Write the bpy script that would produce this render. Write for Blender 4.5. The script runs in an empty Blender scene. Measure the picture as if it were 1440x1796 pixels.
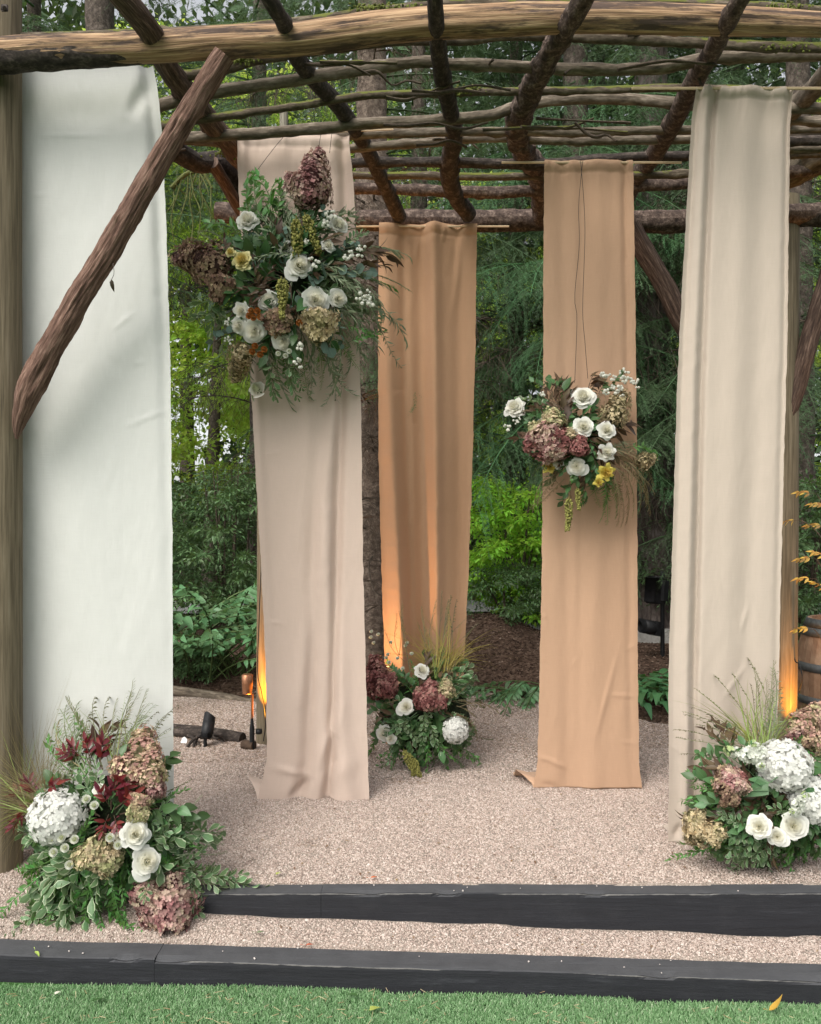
import bpy, math, random
import numpy as np
from mathutils import Matrix, Vector
R = math.radians
rng = np.random.default_rng(7)
random.seed(7)
S = bpy.context.scene
COL = S.collection

# ------------------------------------------------------------------ camera, sky, sun, exposure
F, CX, HY, HC = 1440.0, 720.0, 928.0, 1.6
cam_d = bpy.data.cameras.new('camera')
cam = bpy.data.objects.new('camera', cam_d); COL.objects.link(cam); S.camera = cam
cam.location = (0, 0, HC); cam.rotation_euler = (R(90), 0, 0)
cam_d.sensor_fit = 'HORIZONTAL'; cam_d.sensor_width = 36; cam_d.lens = 36
cam_d.shift_y = 30.0 / 1440.0
cam_d.clip_start = 0.05; cam_d.clip_end = 400
SUN = Vector((-0.48, -0.78, 1.0)).normalized()
W = bpy.data.worlds.new('World'); S.world = W; W.use_nodes = True
wn = W.node_tree.nodes; wl = W.node_tree.links
for n in list(wn): wn.remove(n)
sky = wn.new('ShaderNodeTexSky'); sky.sky_type = 'NISHITA'; sky.sun_disc = False
sky.sun_elevation = math.asin(SUN.z); sky.sun_rotation = math.atan2(SUN.x, SUN.y) % (2 * math.pi)
sky.air_density = 1.0; sky.dust_density = 3.0; sky.ozone_density = 0.6
bg = wn.new('ShaderNodeBackground'); bg.inputs['Strength'].default_value = 0.15
wo = wn.new('ShaderNodeOutputWorld')
hs = wn.new('ShaderNodeHueSaturation'); hs.inputs['Saturation'].default_value = .16          # thin overcast
wl.new(sky.outputs[0], hs.inputs['Color']); wl.new(hs.outputs[0], bg.inputs[0]); wl.new(bg.outputs[0], wo.inputs[0])
sun_d = bpy.data.lights.new('sun', 'SUN'); sun_d.energy = 1.75; sun_d.angle = R(40); sun_d.color = (1, .94, .85)
sun = bpy.data.objects.new('sun', sun_d); COL.objects.link(sun)
sun.rotation_euler = SUN.to_track_quat('Z', 'Y').to_euler(); sun.location = SUN * 30
vs = S.view_settings
vs.view_transform = 'Standard'; vs.look = 'None'; vs.gamma = 1; vs.use_curve_mapping = False
vs.exposure = 0.72
S.render.engine = 'CYCLES'
S.cycles.max_bounces = 7; S.cycles.diffuse_bounces = 4; S.cycles.glossy_bounces = 2
S.cycles.transmission_bounces = 4; S.cycles.transparent_max_bounces = 4
S.cycles.caustics_reflective = False; S.cycles.caustics_refractive = False
S.cycles.sample_clamp_indirect = 6
S.cycles.use_denoising = True

# ------------------------------------------------------------------ small helpers
def P(px, py, Y): return np.array([(px - CX) / F * Y, Y, HC - (py - HY) / F * Y])
def sm(a, b, x):
    t = np.clip((np.asarray(x, float) - a) / (b - a), 0, 1); return t * t * (3 - 2 * t)
def _h(i, j, s):
    n = (i * 374761393 + j * 668265263 + s * 974634777) & 0x7fffffff
    n = (n ^ (n >> 13)) * 1274126177 & 0x7fffffff
    n = (n ^ (n >> 16)) & 0x7fffffff
    return n / float(0x7fffffff)
def vn(u, v, s=0, pu=0):
    """value noise in two dimensions (0..1), pu: period in u"""
    u = np.asarray(u, float); v = np.asarray(v, float)
    i = np.floor(u).astype(np.int64); j = np.floor(v).astype(np.int64)
    f = u - i; g = v - j; f = f * f * (3 - 2 * f); g = g * g * (3 - 2 * g)
    i1 = i + 1
    if pu: i = i % pu; i1 = i1 % pu
    a, b, c, d = _h(i, j, s), _h(i1, j, s), _h(i, j + 1, s), _h(i1, j + 1, s)
    return (a * (1 - f) + b * f) * (1 - g) + (c * (1 - f) + d * f) * g
def fbm(u, v, s=0, o=3):
    t = 0; a = .5
    for k in range(o): t = t + a * (vn(u * 2**k, v * 2**k, s + k) - .5); a *= .5
    return t
def norm(v): v = np.asarray(v, float); return v / (np.linalg.norm(v) + 1e-12)
def basis(y, zh):
    """4x4 whose Y axis is y and whose Z axis leans to zh"""
    y = norm(y); x = np.cross(y, zh)
    if np.linalg.norm(x) < 1e-4: x = np.cross(y, (0.3, .9, .1))
    x = norm(x); z = np.cross(x, y)
    return np.column_stack([x, y, z])
def basis_z(z, roll=0.):
    z = norm(z); h = np.array([0, 0, 1.]) if abs(z[2]) < .9 else np.array([0, 1., 0])
    x = norm(np.cross(h, z)); y = np.cross(z, x); c, s = math.cos(roll), math.sin(roll)
    return np.column_stack([x * c + y * s, -x * s + y * c, z])
def M4(B, loc=(0, 0, 0), s=1.):
    m = np.eye(4); m[:3, :3] = B * (np.array(s) if np.ndim(s) else s); m[:3, 3] = loc; return m

class G:
    """collects vertices, quads, triangles, uv and per-vertex values; becomes ONE mesh"""
    def __init__(s): s.V = []; s.Q = []; s.T = []; s.UV = []; s.C = []; s.A = []; s.n = 0
    def add(s, V, Q=None, T=None, uv=None, c=None, a=None):
        V = np.asarray(V, float).reshape(-1, 3); k = len(V)
        s.V.append(V)
        if Q is not None and len(Q): s.Q.append(np.asarray(Q, np.int64) + s.n)
        if T is not None and len(T): s.T.append(np.asarray(T, np.int64) + s.n)
        s.UV.append(np.zeros((k, 2)) if uv is None else np.asarray(uv, float))
        cc = np.ones((k, 3)) if c is None else np.broadcast_to(np.asarray(c, float), (k, 3))
        s.C.append(cc); s.A.append(np.full(k, .5) if a is None else np.broadcast_to(np.asarray(a, float), (k,)))
        s.n += k; return s
    def xf(s, B, loc):
        for i in range(len(s.V)): s.V[i] = s.V[i] @ np.asarray(B).T + np.asarray(loc)
        return s
    def mesh(s, name, mat, smooth=True):
        me = bpy.data.meshes.new(name)
        V = np.concatenate(s.V); Q = np.concatenate(s.Q) if s.Q else np.zeros((0, 4), np.int64)
        T = np.concatenate(s.T) if s.T else np.zeros((0, 3), np.int64)
        li = np.concatenate([Q.ravel(), T.ravel()]).astype(np.int32)
        me.vertices.add(len(V)); me.vertices.foreach_set('co', V.astype(np.float32).ravel())
        me.loops.add(len(li)); me.loops.foreach_set('vertex_index', li)
        ls = np.concatenate([np.arange(len(Q)) * 4, len(Q) * 4 + np.arange(len(T)) * 3]).astype(np.int32)
        me.polygons.add(len(ls)); me.polygons.foreach_set('loop_start', ls)
        uvl = me.uv_layers.new(name='UVMap')
        uvl.data.foreach_set('uv', np.concatenate(s.UV)[li].astype(np.float32).ravel())
        ca = me.attributes.new('tint', 'FLOAT_COLOR', 'POINT')
        C = np.concatenate(s.C); ca.data.foreach_set('color', np.column_stack([C, np.ones(len(C))]).astype(np.float32).ravel())
        ra = me.attributes.new('rnd', 'FLOAT', 'POINT'); ra.data.foreach_set('value', np.concatenate(s.A).astype(np.float32))
        me.update(calc_edges=True)
        me.polygons.foreach_set('use_smooth', np.full(len(ls), smooth))
        me.validate()
        if mat is not None: me.materials.append(mat)
        return me

def link(name, data, parent=None, m=None):
    o = bpy.data.objects.new(name, data); COL.objects.link(o)
    if parent is not None: o.parent = parent
    if m is not None: o.matrix_basis = Matrix(np.asarray(m).tolist())
    return o
def thing(name, label, cat, loc=(0, 0, 0), group=None):
    o = link(name, None); o.location = tuple(loc); o.empty_display_size = .1
    return tag(o, label, cat, group)
def tag(o, label, cat, group=None):
    o['label'] = label; o['category'] = cat
    if group: o['group'] = group
    return o
def struct(o, kind='structure'): o['kind'] = kind; return o
def loc_of(o): return np.array(o.location)

# ------------------------------------------------------------------ material helpers
def new_mat(name):
    m = bpy.data.materials.new(name); m.use_nodes = True
    nt = m.node_tree
    for n in list(nt.nodes): nt.nodes.remove(n)
    def N(t, **kw):
        n = nt.nodes.new('ShaderNode' + t)
        for k, v in kw.items():
            if k.startswith('i_'):
                key = k[2:]; key = int(key) if key.isdigit() else key.replace('_', ' ')
                if hasattr(v, 'is_linked') or isinstance(v, bpy.types.NodeSocket): nt.links.new(v, n.inputs[key])
                else: n.inputs[key].default_value = v
            else: setattr(n, k, v)
        return n
    def L(a, b): nt.links.new(a, b)
    return m, N, L
def c4(c): return (c[0], c[1], c[2], 1)
def out(N, sh): N('OutputMaterial', i_0=sh)
def ramp(N, fac, stops):
    r = N('ValToRGB', i_0=fac); e = r.color_ramp.elements
    while len(e) < len(stops): e.new(.5)
    for k, (p, c) in enumerate(stops): e[k].position = p; e[k].color = c4(c)
    return r.outputs[0]
def mixc(N, fac, a, b, mode='MIX'):
    n = N('MixRGB', blend_type=mode)
    for k, v in ((0, fac), (1, a), (2, b)):
        if isinstance(v, bpy.types.NodeSocket): n.inputs[0].id_data.links.new(v, n.inputs[k])
        else: n.inputs[k].default_value = c4(v) if isinstance(v, (tuple, list)) else v
    return n.outputs[0]
def mmath(N, op, a, b=0.):
    n = N('Math', operation=op)
    for k, v in ((0, a), (1, b)):
        if isinstance(v, bpy.types.NodeSocket): n.id_data.links.new(v, n.inputs[k])
        else: n.inputs[k].default_value = v
    return n.outputs[0]
def noise(N, vec, sc, det=4, rough=.6):
    return N('TexNoise', i_Vector=vec, i_Scale=sc, i_Detail=det, i_Roughness=rough).outputs[0]
def scaled(N, vec, s):
    return N('Mapping', i_Vector=vec, i_Scale=s).outputs[0]

def m_bark(name, dark, mid, light, su=30, sv=5, bump=.5, rough=.9, moss=0., big=None):
    m, N, L = new_mat(name)
    uv = N('TexCoord').outputs['UV']; oc = N('TexCoord').outputs['Object']
    n1 = noise(N, scaled(N, uv, (su, sv, 1)), 1, 6, .65)
    n2 = noise(N, scaled(N, uv, (su * .35, sv * .5, 1)), 1, 3)
    nf = noise(N, scaled(N, uv, (su * 3.2, sv * 3.0, 1)), 1, 3, .6)
    n1 = mmath(N, 'ADD', mmath(N, 'MULTIPLY', n1, .68), mmath(N, 'MULTIPLY', nf, .32))
    col = ramp(N, n1, [(.36, dark), (.5, mid), (.63, light)])
    col = mixc(N, ramp(N, n2, [(.45, (0, 0, 0)), (.7, (.55, .55, .55))]), col, mixc(N, .35, dark, mid))
    if big is not None:
        b = ramp(N, noise(N, scaled(N, uv, (16, 2.0, 1)), 1, 6, .72), [(.49, (0, 0, 0)), (.58, (1, 1, 1))])
        col = mixc(N, b, col, big)
    if moss:
        geo = N('NewGeometry').outputs['Normal']; up = N('SeparateXYZ', i_0=geo).outputs[2]
        mm = mmath(N, 'ADD', mmath(N, 'MULTIPLY', noise(N, oc, 7, 5), 1.6), mmath(N, 'MULTIPLY', up, .35))
        mk = ramp(N, mm, [(1.12 - moss * .35, (0, 0, 0)), (1.22 - moss * .3, (1, 1, 1))])
        col = mixc(N, mk, col, (.11, .12, .025))
    bp = N('Bump', i_Strength=bump, i_Distance=.01, i_Height=n1).outputs[0]
    p = N('BsdfPrincipled', i_Base_Color=col, i_Roughness=rough, i_Normal=bp)
    p.inputs['Specular IOR Level'].default_value = .25
    out(N, p.outputs[0]); return m

def m_leaf(name, col, margin=None, trans=.3, rough=.42, var=.35, tcol=None, hue=.02):
    """leaf pigment, a little different on each leaf"""
    m, N, L = new_mat(name)
    rn = mmath(N, 'FRACT', mmath(N, 'ADD', N('ObjectInfo').outputs['Random'], N('Attribute', attribute_name='rnd').outputs['Fac']))
    base = N('RGB'); base.outputs[0].default_value = c4(col); c = base.outputs[0]
    uv = N('SeparateXYZ', i_0=N('TexCoord').outputs['UV'])
    au = mmath(N, 'ABSOLUTE', uv.outputs[0])
    if margin is not None:
        nz = noise(N, N('TexCoord').outputs['Object'], 90, 2)
        e = mmath(N, 'ADD', au, mmath(N, 'MULTIPLY', nz, .35))
        c = mixc(N, ramp(N, e, [(.9, (0, 0, 0)), (.99, (1, 1, 1))]), c, margin)
    vein = ramp(N, au, [(.0, (1, 1, 1)), (.12, (0, 0, 0))])
    c = mixc(N, mmath(N, 'MULTIPLY', vein, .25), c, tuple(min(1, x * 1.9 + .03) for x in col))
    h = N('HueSaturation', i_Color=c)
    L(mmath(N, 'ADD', .5 - hue, mmath(N, 'MULTIPLY', rn, 2 * hue)), h.inputs['Hue'])
    L(mmath(N, 'ADD', 1 - var, mmath(N, 'MULTIPLY', rn, 2 * var)), h.inputs['Value'])
    c = h.outputs[0]
    p = N('BsdfPrincipled', i_Base_Color=c, i_Roughness=rough); p.inputs['Specular IOR Level'].default_value = .35
    if trans:
        t = tcol or (min(1, col[0] * 1.8 + .02), min(1, col[1] * 1.7 + .02), col[2] * .7)
        tb = N('BsdfTranslucent', i_0=mixc(N, .6, c, t)).outputs[0]
        out(N, N('MixShader', i_0=trans, i_1=p.outputs[0], i_2=tb).outputs[0])
    else: out(N, p.outputs[0])
    return m

def m_petal(name, tint=(1, 1, 1), trans=.3, rough=.6, var=.06):
    m, N, L = new_mat(name)
    rn = mmath(N, 'FRACT', mmath(N, 'ADD', N('ObjectInfo').outputs['Random'], N('Attribute', attribute_name='rnd').outputs['Fac']))
    c = mixc(N, 1., N('Attribute', attribute_name='tint').outputs['Color'], tint, 'MULTIPLY')
    h = N('HueSaturation', i_Color=c)
    L(mmath(N, 'ADD', 1 - var, mmath(N, 'MULTIPLY', rn, 2 * var)), h.inputs['Value'])
    p = N('BsdfPrincipled', i_Base_Color=h.outputs[0], i_Roughness=rough); p.inputs['Specular IOR Level'].default_value = .2
    tb = N('BsdfTranslucent', i_0=h.outputs[0]).outputs[0]
    out(N, N('MixShader', i_0=trans, i_1=p.outputs[0], i_2=tb).outputs[0]); return m

def m_cloth(name, col, trans=.18, slub=.10):
    m, N, L = new_mat(name)
    uv = N('TexCoord').outputs['UV']
    a = noise(N, scaled(N, uv, (14, 300, 1)), 1, 3); b = noise(N, scaled(N, uv, (300, 14, 1)), 1, 3)
    w = mmath(N, 'ADD', a, b)
    f = noise(N, uv, 3.0, 3)
    v = mmath(N, 'ADD', 1 - slub - .03, mmath(N, 'MULTIPLY', w, slub))
    v = mmath(N, 'ADD', v, mmath(N, 'MULTIPLY', f, .06))
    h = N('HueSaturation', i_Color=c4(col)); L(v, h.inputs['Value'])
    bp = N('Bump', i_Strength=.45, i_Distance=.0015, i_Height=w).outputs[0]
    p = N('BsdfPrincipled', i_Base_Color=h.outputs[0], i_Roughness=.85, i_Normal=bp)
    p.inputs['Specular IOR Level'].default_value = .15; p.inputs['Sheen Weight'].default_value = .15
    tb = N('BsdfTranslucent', i_0=h.outputs[0]).outputs[0]
    out(N, N('MixShader', i_0=trans, i_1=p.outputs[0], i_2=tb).outputs[0]); return m

def m_plain(name, col, rough=.6, metal=0., var=.15, sc=20, bump=0., spec=.3, col2=None):
    m, N, L = new_mat(name)
    oc = N('TexCoord').outputs['Object']
    n1 = noise(N, oc, sc, 5)
    c = mixc(N, ramp(N, n1, [(.35, (0, 0, 0)), (.7, (1, 1, 1))]), tuple(x * (1 - var) for x in col), col2 or tuple(min(1, x * (1 + var)) for x in col))
    p = N('BsdfPrincipled', i_Base_Color=c, i_Roughness=rough, i_Metallic=metal); p.inputs['Specular IOR Level'].default_value = spec
    if bump: L(N('Bump', i_Strength=bump, i_Distance=.01, i_Height=n1).outputs[0], p.inputs['Normal'])
    out(N, p.outputs[0]); return m

# ------------------------------------------------------------------ shape builders
def spline(pts, n):
    """Catmull-Rom through pts (rows of any width), n samples evenly along the length"""
    p = np.asarray(pts, float)
    if len(p) == 2: return p[0] + (p[1] - p[0]) * np.linspace(0, 1, n)[:, None]
    e = np.vstack([2 * p[0] - p[1], p, 2 * p[-1] - p[-2]]); o = []
    for i in range(len(p) - 1):
        a, b, c, d = e[i:i + 4]; t = np.linspace(0, 1, 24, endpoint=i == len(p) - 2)[:, None]
        o.append(.5 * (2 * b + (c - a) * t + (2 * a - 5 * b + 4 * c - d) * t**2 + (3 * b - a - 3 * c + d) * t**3))
    q = np.vstack(o); s = np.r_[0, np.cumsum(np.linalg.norm(np.diff(q[:, :3], axis=0), axis=1))]
    t = np.linspace(0, s[-1], n)
    return np.column_stack([np.interp(t, s, q[:, k]) for k in range(q.shape[1])])
def frames(c):
    t = np.gradient(c, axis=0); t /= np.linalg.norm(t, axis=1)[:, None] + 1e-12
    u = np.cross(t[0], (0, 0, 1.) if abs(t[0][2]) < .9 else (0, 1., 0)); U = []
    for k in range(len(c)):
        u = u - t[k] * u.dot(t[k]); u = norm(u); U.append(u)
    U = np.array(U); return t, U, np.cross(t, U)
def tube(g, pts, rad, seg=8, n=12, amp=0., fu=6, fv=8, seed=0, cap=True, knots=(), c=None, a=None, ridge=0.):
    """pts: (k,3), rad: number or k radii; bark relief by noise of real depth"""
    pts = np.asarray(pts, float); r = np.broadcast_to(np.asarray(rad, float), (len(pts),))
    q = spline(np.column_stack([pts, r]), n); ce, r = q[:, :3], q[:, 3]
    t, U, Vv = frames(ce); th = np.linspace(0, 2 * np.pi, seg + 1)
    s = np.r_[0, np.cumsum(np.linalg.norm(np.diff(ce, axis=0), axis=1))]
    TH, SS = np.meshgrid(th, s); rr = r[:, None] * np.ones_like(TH)
    if amp:
        k = TH / (2 * np.pi)
        nz = (vn(k * fu, SS * fv, seed, fu) - .5) + .6 * (vn(k * fu * 3, SS * fv * 2.2, seed + 5, fu * 3) - .5) + .35 * (vn(k * fu * 6, SS * fv * 6, seed + 9, fu * 6) - .5)
        rr = rr * (1 + amp * nz)
        if ridge: rr = rr * (1 - ridge * np.abs(vn(k * fu * 4, SS * fv * .7, seed + 3, fu * 4) - .5) * 2)
    for (ks, kt, kw, kh) in knots:
        d2 = ((SS - ks * s[-1]) / kw)**2 + (((TH - kt + np.pi) % (2 * np.pi) - np.pi) * r[:, None] / kw)**2
        rr = rr + kh * np.exp(-d2)
    V = ce[:, None, :] + rr[..., None] * (np.cos(TH)[..., None] * U[:, None, :] + np.sin(TH)[..., None] * Vv[:, None, :])
    m = seg + 1; i, j = np.meshgrid(np.arange(n - 1), np.arange(seg), indexing='ij'); b = (i * m + j).ravel()
    Q = np.column_stack([b, b + 1, b + m + 1, b + m])
    uv = np.column_stack([(TH * r.mean()).ravel(), SS.ravel()])
    g.add(V.reshape(-1, 3), Q, uv=uv, c=c, a=a)
    if cap:
        for e in (0, n - 1):
            rim = V[e, :seg]; cv = np.vstack([rim, ce[e][None]])
            T = [((k, (k + 1) % seg, seg) if e else ((k + 1) % seg, k, seg)) for k in range(seg)]
            uvc = np.vstack([np.column_stack([np.cos(th[:seg]), np.sin(th[:seg])]) * r[e], [[0, 0]]])
            g.add(cv, T=T, uv=uvc, c=c if c is None or np.ndim(c) == 1 else None, a=a if a is None or np.ndim(a) == 0 else None)
    return g
def lathe(g, prof, seg=24, c=None, a=None):
    """prof: (r,z) rows about the z axis"""
    p = np.asarray(prof, float); n = len(p); th = np.linspace(0, 2 * np.pi, seg + 1)
    V = np.stack([p[:, 0][:, None] * np.cos(th), p[:, 0][:, None] * np.sin(th), np.repeat(p[:, 1][:, None], seg + 1, 1)], -1)
    m = seg + 1; i, j = np.meshgrid(np.arange(n - 1), np.arange(seg), indexing='ij'); b = (i * m + j).ravel()
    uv = np.column_stack([np.tile(th, n), np.repeat(p[:, 1], m)])
    return g.add(V.reshape(-1, 3), np.column_stack([b, b + 1, b + m + 1, b + m]), uv=uv, c=c, a=a)
def box(g, c, d, B=np.eye(3), bev=.12):
    """box with chamfered edges, sizes d, turned by B"""
    d = np.asarray(d, float) / 2; b = min(d) * 2 * bev; V = []; 
    for sx in (-1, 1):
        for sy in (-1, 1):
            for sz in (-1, 1):
                V += [(sx * d[0], sy * (d[1] - b), sz * (d[2] - b)), (sx * (d[0] - b), sy * d[1], sz * (d[2] - b)), (sx * (d[0] - b), sy * (d[1] - b), sz * d[2])]
    I = lambda x, y, z, k: ((x * 2 + y) * 2 + z) * 3 + k
    Q = []; T = []
    for x in (0, 1):
        q = [I(x, 0, 0, 0), I(x, 1, 0, 0), I(x, 1, 1, 0), I(x, 0, 1, 0)]; Q.append(q if x else q[::-1])
        q = [I(0, x, 0, 1), I(0, x, 1, 1), I(1, x, 1, 1), I(1, x, 0, 1)]; Q.append(q if x else q[::-1])
        q = [I(0, 0, x, 2), I(1, 0, x, 2), I(1, 1, x, 2), I(0, 1, x, 2)]; Q.append(q if x else q[::-1])
        for y in (0, 1):
            Q.append([I(x, y, 0, 0), I(x, y, 1, 0), I(x, y, 1, 1), I(x, y, 0, 1)])
            Q.append([I(x, 0, y, 0), I(x, 1, y, 0), I(x, 1, y, 2), I(x, 0, y, 2)])
            Q.append([I(0, x, y, 1), I(1, x, y, 1), I(1, x, y, 2), I(0, x, y, 2)])
            for z in (0, 1): T.append([I(x, y, z, 0), I(x, y, z, 1), I(x, y, z, 2)])
    return g.add(np.array(V) @ np.asarray(B).T + np.asarray(c), Q, T, uv=np.array(V)[:, [0, 2]])
def sphere(n=1):
    t = (1 + 5**.5) / 2
    V = [(-1, t, 0), (1, t, 0), (-1, -t, 0), (1, -t, 0), (0, -1, t), (0, 1, t), (0, -1, -t), (0, 1, -t), (t, 0, -1), (t, 0, 1), (-t, 0, -1), (-t, 0, 1)]
    Fc = [(0, 11, 5), (0, 5, 1), (0, 1, 7), (0, 7, 10), (0, 10, 11), (1, 5, 9), (5, 11, 4), (11, 10, 2), (10, 7, 6), (7, 1, 8), (3, 9, 4), (3, 4, 2), (3, 2, 6), (3, 6, 8), (3, 8, 9), (4, 9, 5), (2, 4, 11), (6, 2, 10), (8, 6, 7), (9, 8, 1)]
    V = [norm(v) for v in V]
    for _ in range(n):
        mid = {}; N2 = []
        def mp(a, b):
            k = (min(a, b), max(a, b))
            if k not in mid: mid[k] = len(V); V.append(norm(V[a] + V[b]))
            return mid[k]
        for a, b, c in Fc:
            x, y, z = mp(a, b), mp(b, c), mp(c, a); N2 += [(a, x, z), (b, y, x), (c, z, y), (x, y, z)]
        Fc = N2
    return np.array(V), np.array(Fc)
SPH0, SPH1, SPH2 = sphere(0), sphere(1), sphere(2)

# ------------------------------------------------------------------ leaves, petals, sprigs
def leaf_geo(L, W, kind='ovate', curl=.25, fold=.25, ns=4, twist=0.):
    t = np.linspace(0, 1, ns + 1)
    w = {'ovate': np.sin(np.pi * t**.8)**.9, 'lance': np.sin(np.pi * t**.75)**.8 * (1 - .15 * t), 'obov': np.sin(np.pi * np.clip(t, 0, 1)**1.7)**.75 * .98 + .06 * (1 - t),
         'round': np.sqrt(np.clip(1 - (2 * t - 1)**2, 0, 1)), 'point': np.where(t < .35, (t / .35)**.6, (1 - (t - .35) / .65)**1.1), 'heart': np.where(t < .25, (t / .25)**.45, (1 - (t - .25) / .75)**.75)}[kind]
    w = np.clip(w, .03, None) * W / 2; w[-1] = W * .01
    x = np.stack([-w, 0 * w, w], 1); y = np.repeat((t * L)[:, None], 3, 1)
    z = -curl * L * t[:, None]**2 + fold * np.abs(x) + twist * x * t[:, None]
    V = np.stack([x, y, z], -1).reshape(-1, 3); uv = np.stack([np.tile([-1, 0, 1], (ns + 1, 1)).astype(float), np.repeat(t[:, None], 3, 1)], -1).reshape(-1, 2)
    Q = []
    for i in range(ns):
        for j in range(2): Q.append((i * 3 + j, i * 3 + j + 1, i * 3 + j + 4, i * 3 + j + 3))
    return V, np.array(Q), uv
class Kind:
    pass
def kind(name, mat, L, W, shape, n, pair=2, ang=55, arc=.35, length=.3, start=.12, stem=(.0022, .001), smat=None, curl=.25, fold=.25, ns=4, up=.5, size_end=.75, flat=.4, side=None, leafname='leaf', split=False, droop=0.):
    k = Kind(); k.__dict__.update(locals()); k.protos = {}; k.leafm = None; return k
def sprig_layout(k, seed):
    """curved stem along +Y drooping toward -Z, and the place of each leaf"""
    r = np.random.default_rng(seed)
    t = np.linspace(0, 1, 9); wob = r.normal(0, .02, 3) * k.length
    st = np.column_stack([wob[0] * np.sin(t * 5), t * k.length, -k.arc * k.length * t**2 + wob[1] * np.sin(t * 4)])
    st[:, 1] *= 1 - .12 * k.arc * t
    T, U, Vv = frames(st); leaves = []
    nn = max(1, k.n // k.pair)
    for i in range(nn):
        f = k.start + (1 - k.start) * (i + .5) / nn; j = f * 8; a = int(min(7, j)); p = st[a] + (st[a + 1] - st[a]) * (j - a); tg = T[a]
        for s in range(k.pair):
            roll = (s / k.pair * 2 * np.pi + (i % 2) * k.flat * np.pi / max(k.pair, 1) * 1.0 + r.normal(0, .3)) if k.pair != 2 else (s * np.pi + r.normal(0, .25 + .5 * (1 - k.flat)) + (i % 2) * (1 - k.flat) * 1.2)
            sd = np.array([math.cos(roll), 0, math.sin(roll) * (1 if k.flat < .7 else .35)])
            sd = norm(sd - tg * sd.dot(tg))
            an = R(k.ang + r.normal(0, 9)) * (1 - .35 * f)
            d = norm(tg * math.cos(an) + sd * math.sin(an) + np.array([0, 0, -k.droop]))
            nh = norm(np.array([0, 0, 1.]) * k.up + tg * (1 - k.up) + r.normal(0, .22, 3))
            sc = (1 + (k.size_end - 1) * f) * r.uniform(.8, 1.15)
            leaves.append((basis(d, nh), p + sd * k.stem[0], sc))
    # one leaf at the tip
    leaves.append((basis(norm(T[-1] + np.array([0, 0, -k.droop * .5])), np.array([0, 0, 1.])), st[-1], k.size_end))
    return st, leaves
def sprig_proto(k, v):
    """shared meshes of variant v: ('joined' mesh) and ('split' stem mesh + leaf matrices)"""
    if v in k.protos: return k.protos[v]
    st, lv = sprig_layout(k, hash_str(k.name) + v * 17)
    if k.leafm is None:
        k.leafm = []; k.geo = []
        for q in range(3):
            ge = leaf_geo(k.L, k.W, k.shape, k.curl * (.5 + .6 * q), k.fold, k.ns, (q - 1) * .5); k.geo.append(ge)
            if k.split:
                g = G(); g.add(ge[0], ge[1], uv=ge[2], a=.5); k.leafm.append(g.mesh(k.leafname, k.mat))
    if k.split:
        g = G(); tube(g, st, np.linspace(k.stem[0], k.stem[1], len(st)), 5, 9, cap=False); sm_ = g.mesh(k.name, k.smat or k.mat)
        k.protos[v] = (sm_, [(M4(B, p, s), q % 3) for q, (B, p, s) in enumerate(lv)])
    else:
        g = G(); tube(g, st, np.linspace(k.stem[0], k.stem[1], len(st)), 4, 8, cap=False, a=.5)
        for q, (B, p, s) in enumerate(lv):
            V, Q, uv = k.geo[q % 3]; g.add(V * s @ B.T + p, Q, uv=uv, a=(q * .377 + .13 * v) % 1)
        k.protos[v] = (g.mesh(k.name, k.mat), None)
    return k.protos[v]
def hash_str(s):
    h = 7
    for ch in s: h = (h * 31 + ord(ch)) % 100003
    return h
def put_sprig(k, parent, m, v, budget=None):
    me, lv = sprig_proto(k, v)
    o = link(k.name, me, parent, m)
    if lv is not None:
        for (lm, q) in lv: link(k.leafname, k.leafm[q], o, lm)
    return o
# ------------------------------------------------------------------ ground
def Yb(X): return np.interp(X, [-4, -2, -1.2, .6, 1.3, 1.8, 3, 4], [7.1, 6.95, 6.7, 7.1, 6.6, 5.95, 5.7, 5.7])
def UT_Y(X): return 3.15 + 0 * np.asarray(X)                          # front face of the upper timber
def LT_Y(X): return 2.815 - .085 * (np.asarray(X) / 1.45)             # front face of the lower timber
def gravel_z(X, Y):
    X = np.asarray(X, float); Y = np.asarray(Y, float)
    lo = .093 + (.012 - .037 * (X + .35)) * sm(2.9, 3.14, Y)
    right = sm(3.19, 3.22, Y); left = sm(2.96, 3.42, Y); k = sm(-.98, -.74, X)
    s = right * k + left * (1 - k)
    z = lo * (1 - s) + .2 * s + .016 * fbm(X * 3, Y * 3, 3) + .016 * fbm(X * 9, Y * 9, 8)
    z = z - .06 * (1 - sm(LT_Y(X) + .10, LT_Y(X) + .135, Y))
    return z - .12 * sm(Yb(X) - .05, Yb(X) + .25, Y)
def soil_z(X, Y):
    X = np.asarray(X, float); Y = np.asarray(Y, float); b = Yb(X)
    z = .12 + .2 * sm(b - .15, b + 1.0, Y) + .3 * sm(8, 14, Y) + .42 * np.exp(-((X - .75) / .75)**2 - ((Y - 8.3) / .8)**2)
    return z + .05 * fbm(X * 2, Y * 2, 21) + .02 * fbm(X * 9, Y * 9, 4)
def sheet(name, xs, ys, fz, mat, smooth=True, keep=None):
    X, Y = np.meshgrid(xs, ys); Z = fz(X, Y); nx = len(xs)
    i, j = np.meshgrid(np.arange(len(ys) - 1), np.arange(nx - 1), indexing='ij'); b = (i * nx + j).ravel()
    Q = np.column_stack([b, b + 1, b + nx + 1, b + nx])
    if keep is not None:
        cx = X.ravel()[Q].mean(1); cy = Y.ravel()[Q].mean(1); Q = Q[keep(cx, cy)]
    g = G(); g.add(np.stack([X, Y, Z], -1).reshape(-1, 3), Q, uv=np.stack([X, Y], -1).reshape(-1, 2))
    return link(name, g.mesh(name, mat, smooth))

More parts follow.
